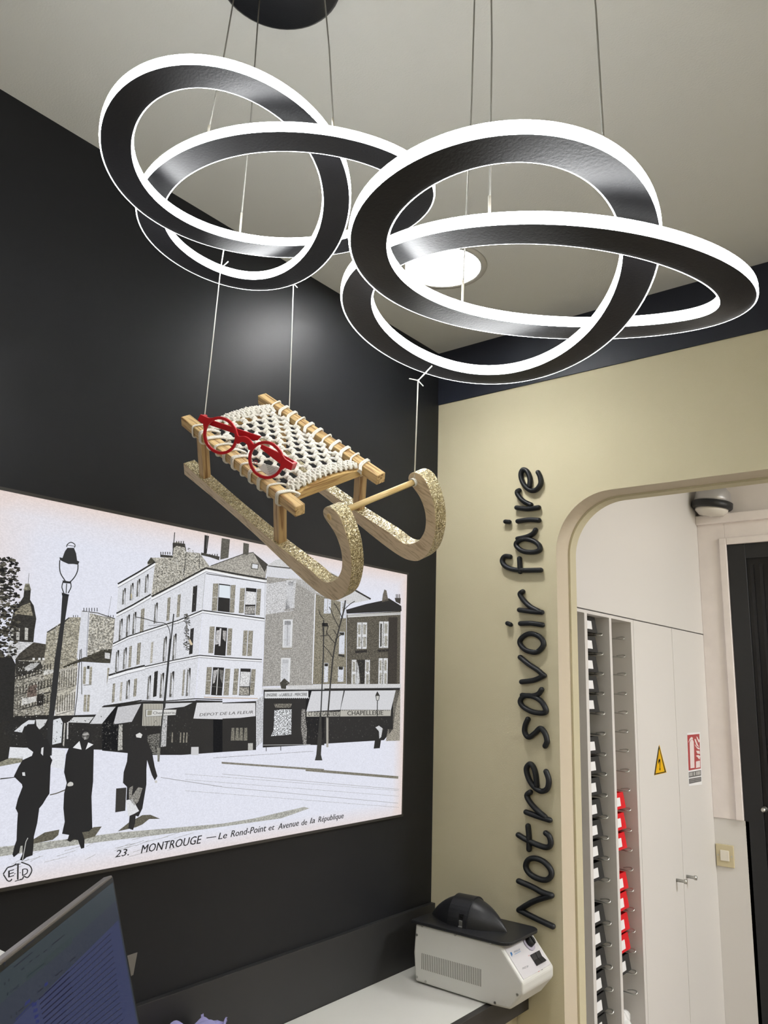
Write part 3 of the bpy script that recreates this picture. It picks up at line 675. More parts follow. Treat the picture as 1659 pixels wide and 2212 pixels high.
for a, c, y0, y1 in ((548,595,465,745),(602,652,465,745),(783,822,455,735),(828,880,455,735),(490,538,862,1140),(632,682,862,1140),(776,818,845,1135),(826,872,845,1135)):
    P.poly(I_((a,y0),(c,y0),(c-5,y1),(a-6,y1)), (214,216,220))
    P.up(); m = (y0+y1)/2
    for u, v in ((y0+22,m-14),(m+14,y1-20)): P.poly(I_((a+9,u),(c-12,u),(c-14,v),(a+7,v)), (170,166,150), .35)
    P.l -= 1
P.up(); P.up()
P.poly(I_((792,480),(808,480),(804,720),(790,725)), (36,34,34)); P.poly(I_((545,862),(628,862),(618,1140),(585,1135),(570,1000)), (28,28,30)); P.poly(I_((545,880),(560,930),(575,1100),(545,1130),(535,1120)), (200,202,206), .2)
for a, c, y in ((525,650,765),(762,882,755)): P.poly(I_((a,y),(c,y-8),(c,y+18),(a,y+26)), (36,32,34))
# shopfronts
P.up()
P.poly(I_((-200,1135),(60,1130),(420,1120),(1010,1118),(1010,1160),(0,1168),(-200,1155)), (206,206,208), .15)
P.poly(H_((735,590),(1659,585),(1659,620),(735,625)), (212,212,214), .1)
P.poly(G_((0,930),(560,862),(860,868),(1300,850),(1659,862),(1659,1560),(1100,1600),(620,1600),(0,1540)), (34,34,36), .2)
P.poly(F_((130,1080),(760,1060),(1380,1040),(1659,900),(1659,1540),(700,1500),(120,1500),(20,1230)), (36,36,38), .35)
P.poly(H_((0,820),(640,790),(640,1520),(0,1560)), (30,30,33), .15)
P.poly(H_((640,780),(760,700),(735,1400),(640,1480)), (198,200,208), .4)
P.poly(H_((752,612),(1450,610),(1659,615),(1659,1450),(1450,1445),(740,1485)), (30,30,34), .12)
P.poly(I_((0,1165),(1005,1155),(960,1350),(925,1600),(830,1715),(0,1765)), (30,30,34), .15)
P.poly(I_((930,1180),(1005,1180),(1000,1720),(850,1725),(870,1600),(925,1600)), (170,160,140), .6)
P.up()
P.poly(G_((0,948),(182,940),(30,1115),(-60,1135)), (206,208,214), .12); P.poly(G_((218,940),(538,895),(410,1142),(155,1178)), (196,196,202), .12)
P.poly(F_((1390,945),(1590,935),(1400,1170),(1235,1170)), (208,210,216), .1)
P.poly(F_((720,1120),(830,1090),(860,1150),(840,1430),(710,1460)), (212,218,226), .1); P.poly(F_((930,1150),(1010,1080),(1290,1075),(1220,1160)), (206,208,210), .1)
P.poly(F_((190,1275),(300,1180),(390,1120),(480,1120),(470,1170),(330,1210),(300,1290)), (212,216,224), .1); P.poly(F_((490,1110),(650,1110),(610,1190),(540,1250),(500,1200)), (206,208,210), .1); P.line(F_((890,1160),(870,1480)), 3, (190,186,176)); P.line(F_((930,1150),(925,1380)), 3.4, (200,198,196))
P.poly(F_((130,1490),(700,1520),(900,1530),(880,1800),(690,1760),(300,1650),(120,1640)), (222,225,234), .1); P.poly(F_((-20,1660),(320,1620),(300,1700),(-20,1760)), (150,146,120), .4)
P.poly(G_((565,895),(838,895),(820,1198),(552,1198)), (206,202,186))
P.poly(G_((868,890),(1245,880),(1130,935),(860,968)), (206,208,214), .05); P.poly(G_((230,1180),(280,1180),(280,1530),(215,1540)), (186,184,174), .5)
P.poly(G_((1305,880),(1659,875),(1659,1108),(1258,1098)), (214,214,220), .08); P.poly(H_((0,826),(628,820),(632,1015),(400,1042),(0,1058)), (214,214,220), .08)
P.poly(G_((1228,1490),(1330,1488),(1330,1600),(1225,1600)), (200,200,204)); P.poly(H_((520,1420),(592,1418),(592,1520),(518,1525)), (186,184,176), .2)
P.poly(H_((768,652),(1420,640),(1420,740),(768,748)), (214,216,220), .05)
P.poly(H_((915,930),(1020,915),(1170,915),(1165,1290),(860,1315),(900,1230)), (212,216,222), .95); P.poly(H_((905,830),(1180,830),(1150,890),(930,890)), (130,124,110), .8)
P.poly(I_((62,1195),(402,1190),(365,1392),(5,1412)), (208,209,216), .08); P.poly(I_((415,1190),(955,1186),(905,1393),(368,1392)), (208,209,216), .08)
for a, c in ((275,325),(340,388),(400,448),(465,515)): P.poly(H_((a,1190),(c-8,1190),(c-6,1380),(a-14,1380)), (130,126,108), .5)
for a in (960,1075,1120,1160): P.poly(G_((a,1290),(a+18,1290),(a+12,1430),(a-8,1430)), (140,134,116), .5)
P.poly(H_((1320,910),(1375,910),(1380,1100),(1400,1200),(1390,1440),(1345,1440),(1310,1200)), (150,146,140), .95); P.poly(G_((830,1060),(900,1060),(880,1480),(810,1490)), (190,190,192), .4); P.poly(G_((600,1330),(810,1300),(800,1600),(700,1600)), (120,118,110), .95)
P.up()
for k in range(12): x = 572+k*22; P.poly(G_((x,900),(x+9,900),(x+3,1195),(x-8,1195)), (110,104,88))
P.up()
P.poly(G_((602,972),(1026,972),(1016,1052),(600,1075)), (212,212,208)); P.up(); P.line(G_((606,974),(1022,974),(1014,1050),(604,1072),(606,974)), .7, (60,60,58)); P.text('Chemiserie', *G_((700,1040),(1000,1032)), 6, (90,88,84)); P.poly(G_((625,985),(690,985),(680,1050),(620,1055)), (150,146,120))
P.text('DEPOT DE LA FLEUR', *[(430,1547),(546,1541)], 6.2, (90,86,84), .2)
P.text('LINGERIE - a LABEILLE - MERCERIE', *H_((785,722),(1400,712)), 6.5, (52,50,50))
for k in range(22): x = 775+k*30; P.poly(H_((x,738),(x+15,756),(x+30,738)), (214,216,220))
P.poly(I_((8,1414),(362,1412),(356,1462),(8,1466)), (182,178,164)); P.poly(I_((368,1394),(905,1394),(900,1458),(364,1464)), (182,178,164))
P.up()
P.text('CT DEX GANTIERS', *I_((22,1458),(350,1456)), 9, (48,46,44)); P.text('CHAPELLERIE', *I_((440,1452),(820,1446)), 9.5, (48,46,44))
for k in range(28): x = 372+k*19; P.line(I_((x,1394),(x,1404)), 1.4, (70,66,62))
P.line(H_((745,1448),(1450,1440)), .9, (200,200,200)); P.line(H_((790,1450),(790,1540)), 1.4, DK); P.line(H_((1008,1450),(1008,1530)), 1.4, DK)
P.poly(H_((995,520),(1060,450),(1140,520),(1090,560),(1085,610),(1015,605)), (66,64,54), .5)
P.poly(F_((-10,1150),(170,1120),(20,1230),(130,1330),(130,1500),(110,1650),(-10,1700)), (38,37,36), .3)
P.up()
def grit(poly, n, size, tones, tall=1.0):
    xs = [p[0] for p in poly]; ys = [p[1] for p in poly]
    for _ in range(n):
        x, y = random.uniform(min(xs), max(xs)), random.uniform(min(ys), max(ys)); ins = False
        for (x0,y0),(x1,y1) in zip(poly, poly[1:]+poly[:1]):
            if (y0 > y) != (y1 > y) and x < (x1-x0)*(y-y0)/(y1-y0)+x0: ins = not ins
        if not ins: continue
        r_ = size*random.uniform(.4, 1); a0 = random.random()*6
        P.poly([(x+r_*random.uniform(.5,1.3)*math.cos(a0+a), y+tall*r_*random.uniform(.5,1.3)*math.sin(a0+a)) for a in (0,1.3,2.5,3.7,5)], random.choice(tones), .3)
grit(E_((115,520),(960,380),(890,1560),(20,1400)), 520, 1.0, [(186,187,190),(170,168,164),(198,200,208)])
grit(E_((480,290),(640,240),(760,130),(900,210),(960,340),(480,560)), 900, 1.5, [(90,86,72),(70,66,56),(222,220,212),(150,146,130)])
grit(D_((1240,1130),(1560,1190),(1530,1590),(1200,1690)), 420, 1.4, [(98,92,76),(214,212,204),(140,134,116)])
grit(D_((650,1360),(930,1180),(1060,1180),(1040,2100),(620,2100)), 330, 1.1, [(96,90,74),(222,220,212),(140,132,112)], 1.6)
grit(F_((215,300),(600,290),(720,440),(690,1080),(190,1090)), 330, 1.2, [(60,56,50),(222,220,212),(116,108,92)], 1.7)
grit(B_((495,360),(860,390),(840,1180),(465,1190)), 1100, .9, [(128,124,112),(196,194,188)])
grit(B_((880,480),(1100,545),(1100,1170),(860,1175)), 700, 1.0, [(100,92,68),(176,168,144)])
grit(I_((445,420),(870,415),(860,1120),(440,1120)), 1100, 1.0, [(62,56,44),(142,134,112)])
grit(G_((0,1120),(560,1180),(900,1080),(1240,900),(1250,1560),(0,1540)), 300, 1.3, [(66,64,60),(52,50,48),(96,94,90)], 1.5)
grit(F_((20,1230),(1380,1060),(1640,1200),(1640,1500),(720,1480),(140,1480)), 320, 1.4, [(68,66,62),(56,54,52),(110,108,104)], 1.4)
grit(I_((10,1490),(900,1480),(900,1650),(20,1740)), 220, 1.3, [(76,72,70),(58,54,52)], 1.5)
grit([(0,1680),(860,1640),(862,1740),(300,1850),(0,1890)], 900, 1.0, [(190,190,194),(170,168,164),(204,206,214)], .5)
grit([(0,1075),(860,1245),(860,1280),(560,1180),(230,1250),(200,1330),(0,1200)], 420, 1.0, [(196,192,190),(206,204,208)], .5)
for k in range(420):
    y = random.uniform(1204, 1420); x = random.uniform(-2, 48-abs(y-1300)*.1)
    if random.random() < max(0, (x-20)/34): continue
    r_ = random.uniform(1.5, 5.5); P.poly([(x+r_*random.uniform(.6,1.3)*math.cos(a), y+r_*.6*random.uniform(.5,1.3)*math.sin(a)) for a in (0,.9,1.8,2.7,3.6,4.5,5.4)], random.choice([(34,34,34),(44,42,40),(96,90,72)]), .4)
# lamp posts, tree, wires
P.up()
post = [(134,1283),(148,1284),(139,1345),(130,1420),(122,1500),(114,1560),(111,1632),(97,1632),(103,1560),(109,1500),(118,1420),(130,1345)]
P.poly(post, (40,42,46), .1)
P.poly(D_((848,350),(880,262),(915,212),(1005,212),(1035,290),(1048,385),(1078,400),(1062,442),(1000,432),(930,432),(860,402),(812,375),(808,340)), (44,46,50), .1)
P.line(D_(*catm([(812,380),(808,470),(822,560),(870,640),(890,670)], 3)), 2.4, (52,54,56)); P.line(D_(*catm([(1060,440),(1055,520),(1020,600),(960,670),(900,690)], 3)), 2.4, (52,54,56))
P.line(D_(*catm([(905,200),(915,165),(965,135),(1020,170),(1010,210)], 3)), 2, (60,62,62)); P.line(D_((915,175),(1015,190)), 1.2, (60,60,60))
P.poly(D_((850,655),(970,675),(960,700),(850,690)), (44,46,50)); P.line(D_(*catm([(855,680),(840,750),(868,830)], 3)), 2.2, (52,54,56)); P.line(D_(*catm([(960,690),(965,750),(925,830)], 3)), 2.2, (52,54,56)); P.line(D_((905,700),(898,830)), 2, (60,60,60))
P.poly(D_((838,820),(940,850),(930,880),(840,860)), (44,46,50))
P.line(E_(*catm([(285,820),(380,840),(480,870),(570,885),(610,960),(612,1050)], 3)), 1.6, (48,48,48)); P.line(E_((648,790),(640,870),(600,1250),(560,1700)), 2.6, (44,46,50)); P.line(G_((935,0),(905,330),(850,900),(820,1180),(790,1480),(775,1690)), 2.8, (50,52,54)); P.line(E_((400,905),(700,880)), .8, (90,90,90))
P.poly(G_((760,1500),(800,1500),(790,1692),(762,1692)), (150,146,132), .3)
P.line(I_((190,440),(186,800),(170,1180),(158,1450)), 2.6, (44,46,50)); P.poly(I_((145,1450),(165,1450),(170,1700),(160,1870),(175,1930),(95,1930),(110,1870),(125,1700)), (52,52,50), .3)
P.poly(I_((170,470),(230,470),(240,510),(170,505)), K); P.line(I_((175,500),(190,620)), 1.4, K); P.line(I_((235,500),(215,600)), 1.4, K)
P.line(I_((228,1790),(228,1470)), 4.5, (170,164,150)); P.line(I_((230,1480),(262,1100),(285,860),(310,700),(355,520),(405,330),(420,230)), 3.2, (48,46,46))
for q in (((310,690),(240,600),(215,560)),((330,600),(290,540)),((352,520),(300,420),(265,330),(245,300)),((290,850),(250,780),(215,740)),((310,650),(365,600)),((385,420),(345,330),(300,260)),((190,430),(150,380),(140,330)),((405,330),(470,270),(520,240)),((240,600),(150,610)),((215,740),(180,700))): P.line(I_(*catm(q, 3)), 1.7, (52,48,46))
P.line(I_((760,1215),(757,1500)), 1.8, (40,40,42)); P.poly(I_((738,1240),(758,1195),(785,1240),(775,1295),(748,1295)), (48,48,48)); 
P.up(); P.poly(I_((747,1245),(777,1245),(770,1290),(752,1290)), (196,196,190))
P.poly(I_((785,1500),(815,1500),(822,1580),(800,1700),(785,1800),(720,1805),(735,1700),(745,1620),(735,1580)), (30,30,32)); 
P.up(); P.poly(I_((738,1580),(775,1560),(815,1590),(800,1680),(780,1700),(775,1620)), (205,207,212), .2)
# people walking
P.up()
for q, tn in ((((245,1082),(330,1030),(440,1008),(432,1050),(390,1085),(245,1115)), (104,98,78)), (((620,1020),(700,990),(757,985),(705,1060),(610,1085),(480,1090)), (104,98,78)), (((875,1022),(960,955),(1060,900),(1120,898),(1192,928),(1110,930),(1060,970),(1010,992)), (104,98,78))): P.poly(C_(*q), tn, .4)
P.line(C_((0,628),(110,618)), 1.6, (60,58,52)); P.line(C_((370,750),(420,738),(485,712)), 2.2, (92,86,66))
P.up()
P.poly(C_((178,250),(205,222),(260,220),(285,255),(310,300),(328,335),(350,330),(378,395),(372,465),(388,490),(375,530),(366,740),(345,770),(315,820),(290,850),(275,960),(250,1060),(246,1140),(240,1200),(195,1215),(165,1240),(145,1235),(165,1190),(165,1128),(150,1130),(140,1180),(100,1215),(90,1195),(105,1130),(120,1090),(125,960),(130,885),(113,850),(130,780),(165,690),(160,670),(100,612),(135,540),(165,490),(235,458),(245,430),(205,400),(195,350)), (28,29,34))
P.poly(C_((600,300),(615,265),(650,256),(676,290),(668,340),(690,370),(697,400),(692,650),(680,760),(686,1000),(660,1022),(610,1028),(628,1080),(626,1145),(602,1152),(578,1085),(550,1080),(520,1100),(500,1090),(512,1048),(460,1040),(480,950),(470,850),(475,740),(495,660),(475,580),(490,450),(510,400),(555,370),(600,350)), (28,29,34))
P.poly(C_((1010,290),(1030,250),(1075,245),(1100,290),(1095,360),(1130,420),(1152,540),(1172,610),(1152,642),(1130,600),(1095,490),(1090,560),(1090,670),(1075,760),(1060,850),(1030,912),(1010,905),(1005,960),(990,1012),(955,1000),(965,900),(940,790),(945,690),(915,660),(920,580),(945,500),(950,440),(930,400),(930,350),(960,335),(1000,350)), (34,34,38), .15)
P.poly(C_((864,702),(940,695),(932,868),(857,880)), (52,50,48), .2)
P.up()
P.poly(C_((306,400),(322,392),(318,458),(302,440)), (212,214,218)); P.poly(C_((162,582),(182,580),(186,608),(165,606)), (212,214,218))
P.poly(C_(*catm([(608,310),(622,282),(650,280),(665,300),(650,335),(620,330)], 3, True)), (96,94,90), .3); P.poly(C_((612,296),(650,284),(662,300),(640,306),(614,308)), (188,186,180)); P.poly(C_((622,316),(640,314),(642,334),(626,338)), (176,174,168)); P.poly(C_((540,398),(590,348),(606,412)), (224,226,230)); P.poly(C_((636,412),(655,358),(694,374)), (224,226,230)); P.poly(C_(*catm([(500,670),(520,652),(542,660),(540,680),(505,685)], 3, True)), (200,198,190))
P.poly(C_((935,790),(985,780),(1035,870),(1000,890),(955,910)), (220,222,228), .1); P.poly(C_((960,700),(990,680),(980,760),(1030,690),(1060,700),(1030,800),(1000,830),(960,780)), (150,146,136), .6); P.poly(C_((1010,300),(1040,285),(1060,300),(1050,325),(1015,320)), (214,214,210)); P.poly(C_((1150,645),(1168,640),(1172,658),(1155,662)), (200,196,190))
P.up(); P.line(C_((612,308),(632,312)), 1.4, DK); P.line(C_((645,308),(660,310)), 1.4, DK); P.line(C_((165,1235),(190,1100),(205,1070)), 1.6, (190,190,186))
# caption and publisher mark
P.up(); INK = (48,46,48)
for s, p0, p1, h in (('23.',(247,1852),(277,1847),15),('MONTROUGE',(303,1843),(435,1821),17.5),('Le',(470,1813),(489,1810),14),('Rond-Point',(497,1808),(574,1795),14),('et',(579,1794),(592,1792),12),('Avenue',(599,1792),(644,1783),13),('de',(650,1783),(662,1781),12),('la',(668,1779),(679,1777),12),('République',(686,1776),(741,1767),12)):
    P.text(s, p0, p1, h, INK, .28)
P.line([(445,1810),(466,1807)], 1.8, INK)
for _w in (0,): P.line(J_(*catm([(40,1370),(80,1310),(110,1270),(190,1245),(240,1210)], 4)), 2.8, INK); P.line(J_(*catm([(45,1375),(80,1430),(110,1470),(150,1470),(170,1440)], 4)), 2.8, INK)
P.line(J_(*catm([(310,1190),(380,1215),(440,1245),(468,1310),(440,1380),(400,1420),(350,1400),(330,1440),(290,1450)], 4)), 2.8, INK)
P.line(J_((262,1210),(258,1450)), 3.6, INK); P.line(J_((225,1235),(300,1215)), 1.6, INK); P.line(J_((215,1475),(320,1445)), 1.8, INK)
P.text('E', *J_((115,1420),(200,1395)), 15, INK); P.text('D', *J_((322,1395),(412,1370)), 15, INK); P.line(J_((205,1370),(225,1355)), 1.4, INK); P.line(J_((288,1348),(302,1345)), 1.6, INK)
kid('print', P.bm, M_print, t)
# ================================================================== COUNTER, BACKSPLASH, MACHINE
b = B(); box(b, (0,-2.6,.728), (.015,0,.873)); t = obj('backsplash', b, mat('dark_grey_board', (42,42,43), .45), None, bevel=.001)
tag(t, 'long dark grey upstand board along the foot of the black wall', 'board')
t = thing('counter', 'white topped counter with thick dark front edge', 'counter', (0,-1.3,.668))
b = B(); box(b, (.016,-1.3,.0), (.300,1.299,.060)); obj('worktop', b, M_counter, t)
b = B(); box(b, (.300,-1.3,0), (.318,1.299,.060)); obj('front_edge', b, M_dark, t, bevel=.001)
b = B(); box(b, (.016,-1.28,-.668), (.285,1.295,-.001)); obj('cabinet_body', b, mat('cream_cabinet', (206,196,168), .6), t)
# frame warmer
zm = lambda X, Y: (840+X/4.147, 1880+Y/4.147)
Y0 = -.2; Y1 = -.035
prof = [(.090,.732),(.083,.80),(.088,.872),(.344,.873),(.409,.801),(.409,.777),(.373,.734),(.321,.731)]
t = thing('lens_frame_heater', 'white bench heater with black domed lid on the counter corner', 'machine', (.22,-.12,.729))
b = B(); prism(b, prof, 1, Y0, Y1); kid('housing', b, M_mach, t, bevel=.006)
b = B(); 
for k in range(34):
    a = plane(1, Y0, *zm(298+k*15.9, 742+k*4.35)); c = plane(1, Y0, *zm(300+k*15.9, 885+k*4.75)); w = .0011
    box(b, (a.x-w,Y0-.0006,c.z), (a.x+w,Y0+.002,a.z))
kid('vent_slots', b, mat('slot_shadow', (140,140,132), .7), t)
b = B()
for q in ((252,578),(252,955),(330,995),(952,1185),(1152,1112),(912,655),(595,577),(300,497)):
    c = plane(1, Y0, *zm(*q)); b = B(); cyl(b, c+Vector((0,-.0015,0)), c+Vector((0,.003,0)), .0032, 12); kid('screw', b, M_steel, t)
# lid plate
def rrect(x0, x1, y0, y1, r, n=6, rl=None):
    o = []
    for cx, cy, a0, rr in ((x1-r,y0+r,-PI/2,r),(x1-r,y1-r,0,r),(x0+.004,y1-.004,PI/2,.004),(x0+.004,y0+.004,PI,.004)):
        for k in range(n+1): a = a0+PI/2*k/n; o.append((cx+rr*math.cos(a), cy+rr*math.sin(a)))
    return o
b = B(); prism(b, rrect(.078,.372,-.208,-.028,.030), 2, .873, .881); lid = kid('lid_plate', b, M_blackp, t, bevel=.002)
b = B(); bmesh.ops.create_uvsphere(b, u_segments=40, v_segments=24, radius=1)
for v in list(b.verts):
    if v.co.z < -.01: b.verts.remove(v)
for v in b.verts:
    z = max(0, v.co.z); x = v.co.x; cr = math.sqrt(max(1e-6, 1-x*x)); q_ = max(0, 1-abs(x)**2.0); v.co = Vector((.205+x*.118, -.122+v.co.y/cr*.054*q_, .880+(z/cr)*.068*q_**.85))
kid('dome', b, M_blackp, t, smooth=True)
b = B()
n = 20; xa, xb = .172, .232
rings = []
for x, g in ((xa,0),(xa,1),(xb,1),(xb,0)):
    u = abs(x-.205)/.118; k = max(0, 1-u**2.0); rings.append([b.verts.new((x, -.122+math.cos(PI*i/n)*(.054*k+.003*g), .880+math.sin(PI*i/n)*(.068*k**.85+.0045*g))) for i in range(n+1)])
for a, c in zip(rings, rings[1:]):
    for i in range(n): b.faces.new((a[i],a[i+1],c[i+1],c[i]))
bmesh.ops.recalc_face_normals(b, faces=b.faces[:]); kid('dome_strap', b, M_blackp, t, smooth=False)
c = plane(1, -.172, *zm(648,465)); b = B(); box(b, (c.x-.005,-.1765,.881), (c.x+.005,-.160,.898)); box(b, (c.x-.006,-.179,.881), (c.x+.006,-.160,.8845)); kid('clip', b, M_steel, t, bevel=.001)
c = plane(1, -.172, *zm(648,400)); b = B()
for k in range(4): box(b, (c.x-.006,-.1745,.901+k*.0035), (c.x+.006,-.160,.903+k*.0035))
kid('louvre', b, mat('louvre_black', (12,12,14), .6), t)
# control face : sloping from (.344,.873) to (.409,.801)
fo = Vector((.344,Y0,.873)); fd = Vector((.065,0,-.072)); fL = fd.length; fd.normalize(); fy = Vector((0,1,0)); fn = Vector((.072,0,.065)).normalized()
def fp(u, v, h=0): return fo + fd*u + fy*v + fn*h        # u down the slope, v along +y
b = B(); vs = [fp(u, v, h) for h in (.0, .0012) for u, v in ((.006,.010),(fL-.006,.010),(fL-.006,.155),(.006,.155))]
vs = [b.verts.new(v) for v in vs]
for f in ((3,2,1,0),(4,5,6,7),(0,1,5,4),(1,2,6,5),(2,3,7,6),(3,0,4,7)): b.faces.new([vs[i] for i in f])
bmesh.ops.recalc_face_normals(b, faces=b.faces[:]); kid('control_panel', b, mat('panel_grey', (205,203,206), .4), t)
b = B(); cyl(b, fp(.026,.118,.0012), fp(.026,.118,.004), .020, 32); kid('dial_scale', b, mat('dial_grey', (178,172,188), .5), t)
b = B(); cyl(b, fp(.026,.118,.004), fp(.026,.118,.017), .0125, 28, r2=.0105); q = [fp(.026+du,.118+dv,.017) for du, dv in ((-.010,-.002),(.010,-.002),(.010,.002),(-.010,.002))]; q2 = [p+fn*.003 for p in q]
v_ = [b.verts.new(p) for p in q+q2]
for f in ((0,1,2,3),(7,6,5,4),(0,1,5,4),(1,2,6,5),(2,3,7,6),(3,0,4,7)): b.faces.new([v_[i] for i in f])
bmesh.ops.recalc_face_normals(b, faces=b.faces[:]); kid('dial_knob', b, M_blackp, t)
for k, nm in ((0,'rocker_switch'),(1,'rocker_switch')):
    v0 = .092+k*.024; b = B()
    q = [(.052,v0,.001),(.080,v0,.001),(.080,v0+.023,.001),(.052,v0+.023,.001)]; top = [(.052,v0,.0055),(.066,v0,.003),(.080,v0,.0075),(.080,v0+.022,.0075),(.066,v0+.022,.003),(.052,v0+.022,.0055)]
    a_ = [b.verts.new(fp(*p)) for p in q]; c_ = [b.verts.new(fp(*p)) for p in top]
    b.faces.new(a_); b.faces.new((c_[0],c_[1],c_[4],c_[5])); b.faces.new((c_[1],c_[2],c_[3],c_[4])); b.faces.new((a_[0],a_[1],c_[2],c_[1],c_[0])); b.faces.new((a_[3],a_[2],c_[3],c_[4],c_[5])); b.faces.new((a_[0],a_[3],c_[5],c_[0])); b.faces.new((a_[1],a_[2],c_[3],c_[2]))
    bmesh.ops.recalc_face_normals(b, faces=b.faces[:]); kid(nm, b, M_blackp, t, bevel=.0006)
pr = Print(fp(0,0,.0014), fn, .0001); zk = lambda x, y: (1050+x/9.535, 1980+y/9.535)
def pk(nm):
    global pr
    if nm: kid(nm, pr.bm, M_ink, t)
    pr = Print(fp(0,0,.0014), fn, .0001)
pr.poly([zk(*q) for q in ((492,745),(520,725),(545,770),(535,830))], (60,120,180)); pr.text('VISALIX', zk(570,752), zk(700,690), 4.2, (110,125,145)); pr.line([zk(590,778),zk(712,712)], 1.4, (130,165,200)); pk('maker_logo')
pr.text('FHZ 20', zk(750,1090), zk(868,1040), 4.2, (90,92,98)); pk('model_lettering')
for q, c in (((880,795),(200,120,120)),((948,772),(200,120,120)),((1085,1120),(210,120,120)),((1152,1085),(90,90,95))): pr.poly([zk(q[0]-12,q[1]+8),zk(q[0]+12,q[1]-4),zk(q[0]+14,q[1]+8),zk(q[0]-8,q[1]+20)], c); pk('indicator_mark')
pr.bm.free()
b = B()
for x in (.11,.30):
    for y in (-.18,-.06): b = B(); cyl(b, (x,y,.7285), (x,y,.736), .008, 14); kid('foot', b, M_blackp, t)
# dispenser box and lilac cloth
t = thing('dispenser_box', 'small black box on the counter under the lilac cloth', 'box', (.085,-.94,.728))
b = B(); box(b, (-.055,-.07,0), (.055,.07,.078)); obj('body', b, M_blackp, t, bevel=.003)
b = B(); box(b, (-.04,-.05,.078), (.04,.05,.080)); obj('slot_plate', b, M_dark, t)
b = B(); n = 28
vg = [[None]*n for _ in range(n)]
for i in range(n):
    for j in range(n):
        u, v = i/(n-1)-.5, j/(n-1)-.5; r = math.hypot(u, v)
        z = .834 - r*.030 + .010*math.sin(9*u+14*v)*(.3+r) + .008*math.cos(17*u-6*v)*(.3+r); zig = .002*(-1)**(i+j) if i in (0,n-1) or j in (0,n-1) else 0
        vg[i][j] = b.verts.new((.085+u*.10+.01*math.sin(7*v)+zig, -.925+v*.125+.01*math.cos(9*u), z))
for i in range(n-1):
    for j in range(n-1): b.faces.new((vg[i][j],vg[i+1][j],vg[i+1][j+1],vg[i][j+1]))
o = obj('cleaning_cloth', b, mat('lilac_cloth', (150,148,196), .9, bump=.3, bscale=600), None, smooth=True)
sd = o.modifiers.new('thick', 'SOLIDIFY'); sd.thickness = .0012
tag(o, 'crumpled lilac lens cloth with pinked edges at the bottom edge of the picture', 'cloth')
c = plane(0, .22, 34, 2027); t = thing('printer', 'white edge of an office machine behind the monitor at the left picture edge', 'printer', (.12,c.y-.16,.728))
hh = c.z-.728-.022
b = B(); box(b, (-.1,-.16,0), (.1,.16,hh-.02)); obj('body', b, M_mach, t, bevel=.006)
b = B(); box(b, (-.095,-.155,hh-.019), (.1,.16,hh)); obj('lid', b, mat('white_lid', (222,222,218), .35), t, bevel=.004)
b = B(); box(b, (.1,-.11,.03), (.135,.11,.036)); obj('paper_tray', b, M_dark, t)
# ================================================================== MONITOR
TR = Vector((.489,-1.427,1.251)); mh = Vector((-.651,.759,-.014)).normalized(); md = Vector((.229,.178,-.957)); md = (md-mh*md.dot(mh)).normalized(); mn = md.cross(mh).normalized()
if mn.dot(CAM-TR) < 0: mn = -mn
def mp(u, v, h=0): return TR - mh*u + md*v + mn*h          # u: leftwards from the far top corner, v: down
def mbox(bm, u0, u1, v0, v1, h0, h1):
    q = [mp(u, v, h) for h in (h0, h1) for u, v in ((u0,v0),(u1,v0),(u1,v1),(u0,v1))]; vs = [bm.verts.new(p) for p in q]
    for f in ((3,2,1,0),(4,5,6,7),(0,1,5,4),(1,2,6,5),(2,3,7,6),(3,0,4,7)): bm.faces.new([vs[i] for i in f])
    bmesh.ops.recalc_face_normals(bm, faces=bm.faces[:])
t = thing('computer_monitor', 'tilted computer monitor showing a dim blue mailbox list', 'monitor', mp(.25,.5,-.12))
MW, MH = .50, .30
b = B(); mbox(b, 0, MW, 0, MH, -.012, 0); kid('case', b, mat('silver_case', (118,112,106), .4, metal=.4), t, bevel=.002)
b = B(); mbox(b, .0015, MW-.0015, .003, MH-.001, -.001, .0006); kid('bezel', b, mat('bezel_black', (20,24,24), .4), t)
pr = Print(mp(0,0,.0008), mn, .00005)
def q3(u0, u1, v0, v1, tone):
    f = pr.bm.faces.new([pr.bm.verts.new(mp(u, v, .0008+pr.l*.00005)) for u, v in ((u0,v0),(u1,v0),(u1,v1),(u0,v1))])
    for l in f.loops: l[pr.col] = (*lin(tone), 0)
q3(.006, MW-.006, .008, MH-.012, (36,44,60)); pr.up()
q3(.006, MW-.006, .008, .030, (38,50,58)); q3(.012, MW-.03, .052, MH-.012, (42,50,84))
pr.up()
zs = lambda x, y: (x/5.027, 2000+y/5.027)
pr.poly([zs(*q) for q in ((270,540),(780,110),(785,185),(290,605))], (34,48,54))
pr.text('Gmail', zs(110,730), zs(200,665), 7, (24,30,46))
for k in range(22):
    x0 = 420+k*12; y0 = 800+k*52; x1 = 1200+k*9; y1 = 80+k*62
    pr.line([zs(x0,y0),zs(x0+(x1-x0)*(.42 if k < 6 else .3),y0+(y1-y0)*(.42 if k < 6 else .3))], 2.4 if k < 5 else 1.6, (8,12,46)); pr.line([zs(x0,y0+4),zs(x1,y1+4)], 1.3, (16,20,44))
pr.line([zs(170,1020),zs(365,825)], 1.4, (16,28,96))
for q in (((265,875),(325,800)),((345,885),(395,835)),((360,945),(405,900)),((370,1015),(415,965)),((385,1060),(425,1025)),((480,665),(520,612))):
    (x0,y0),(x1,y1) = q; pr.poly([zs(x0,y0),zs(x0+5,y0-40),zs(x1,y1-10),zs(x1,y1+25)], (22,34,92))
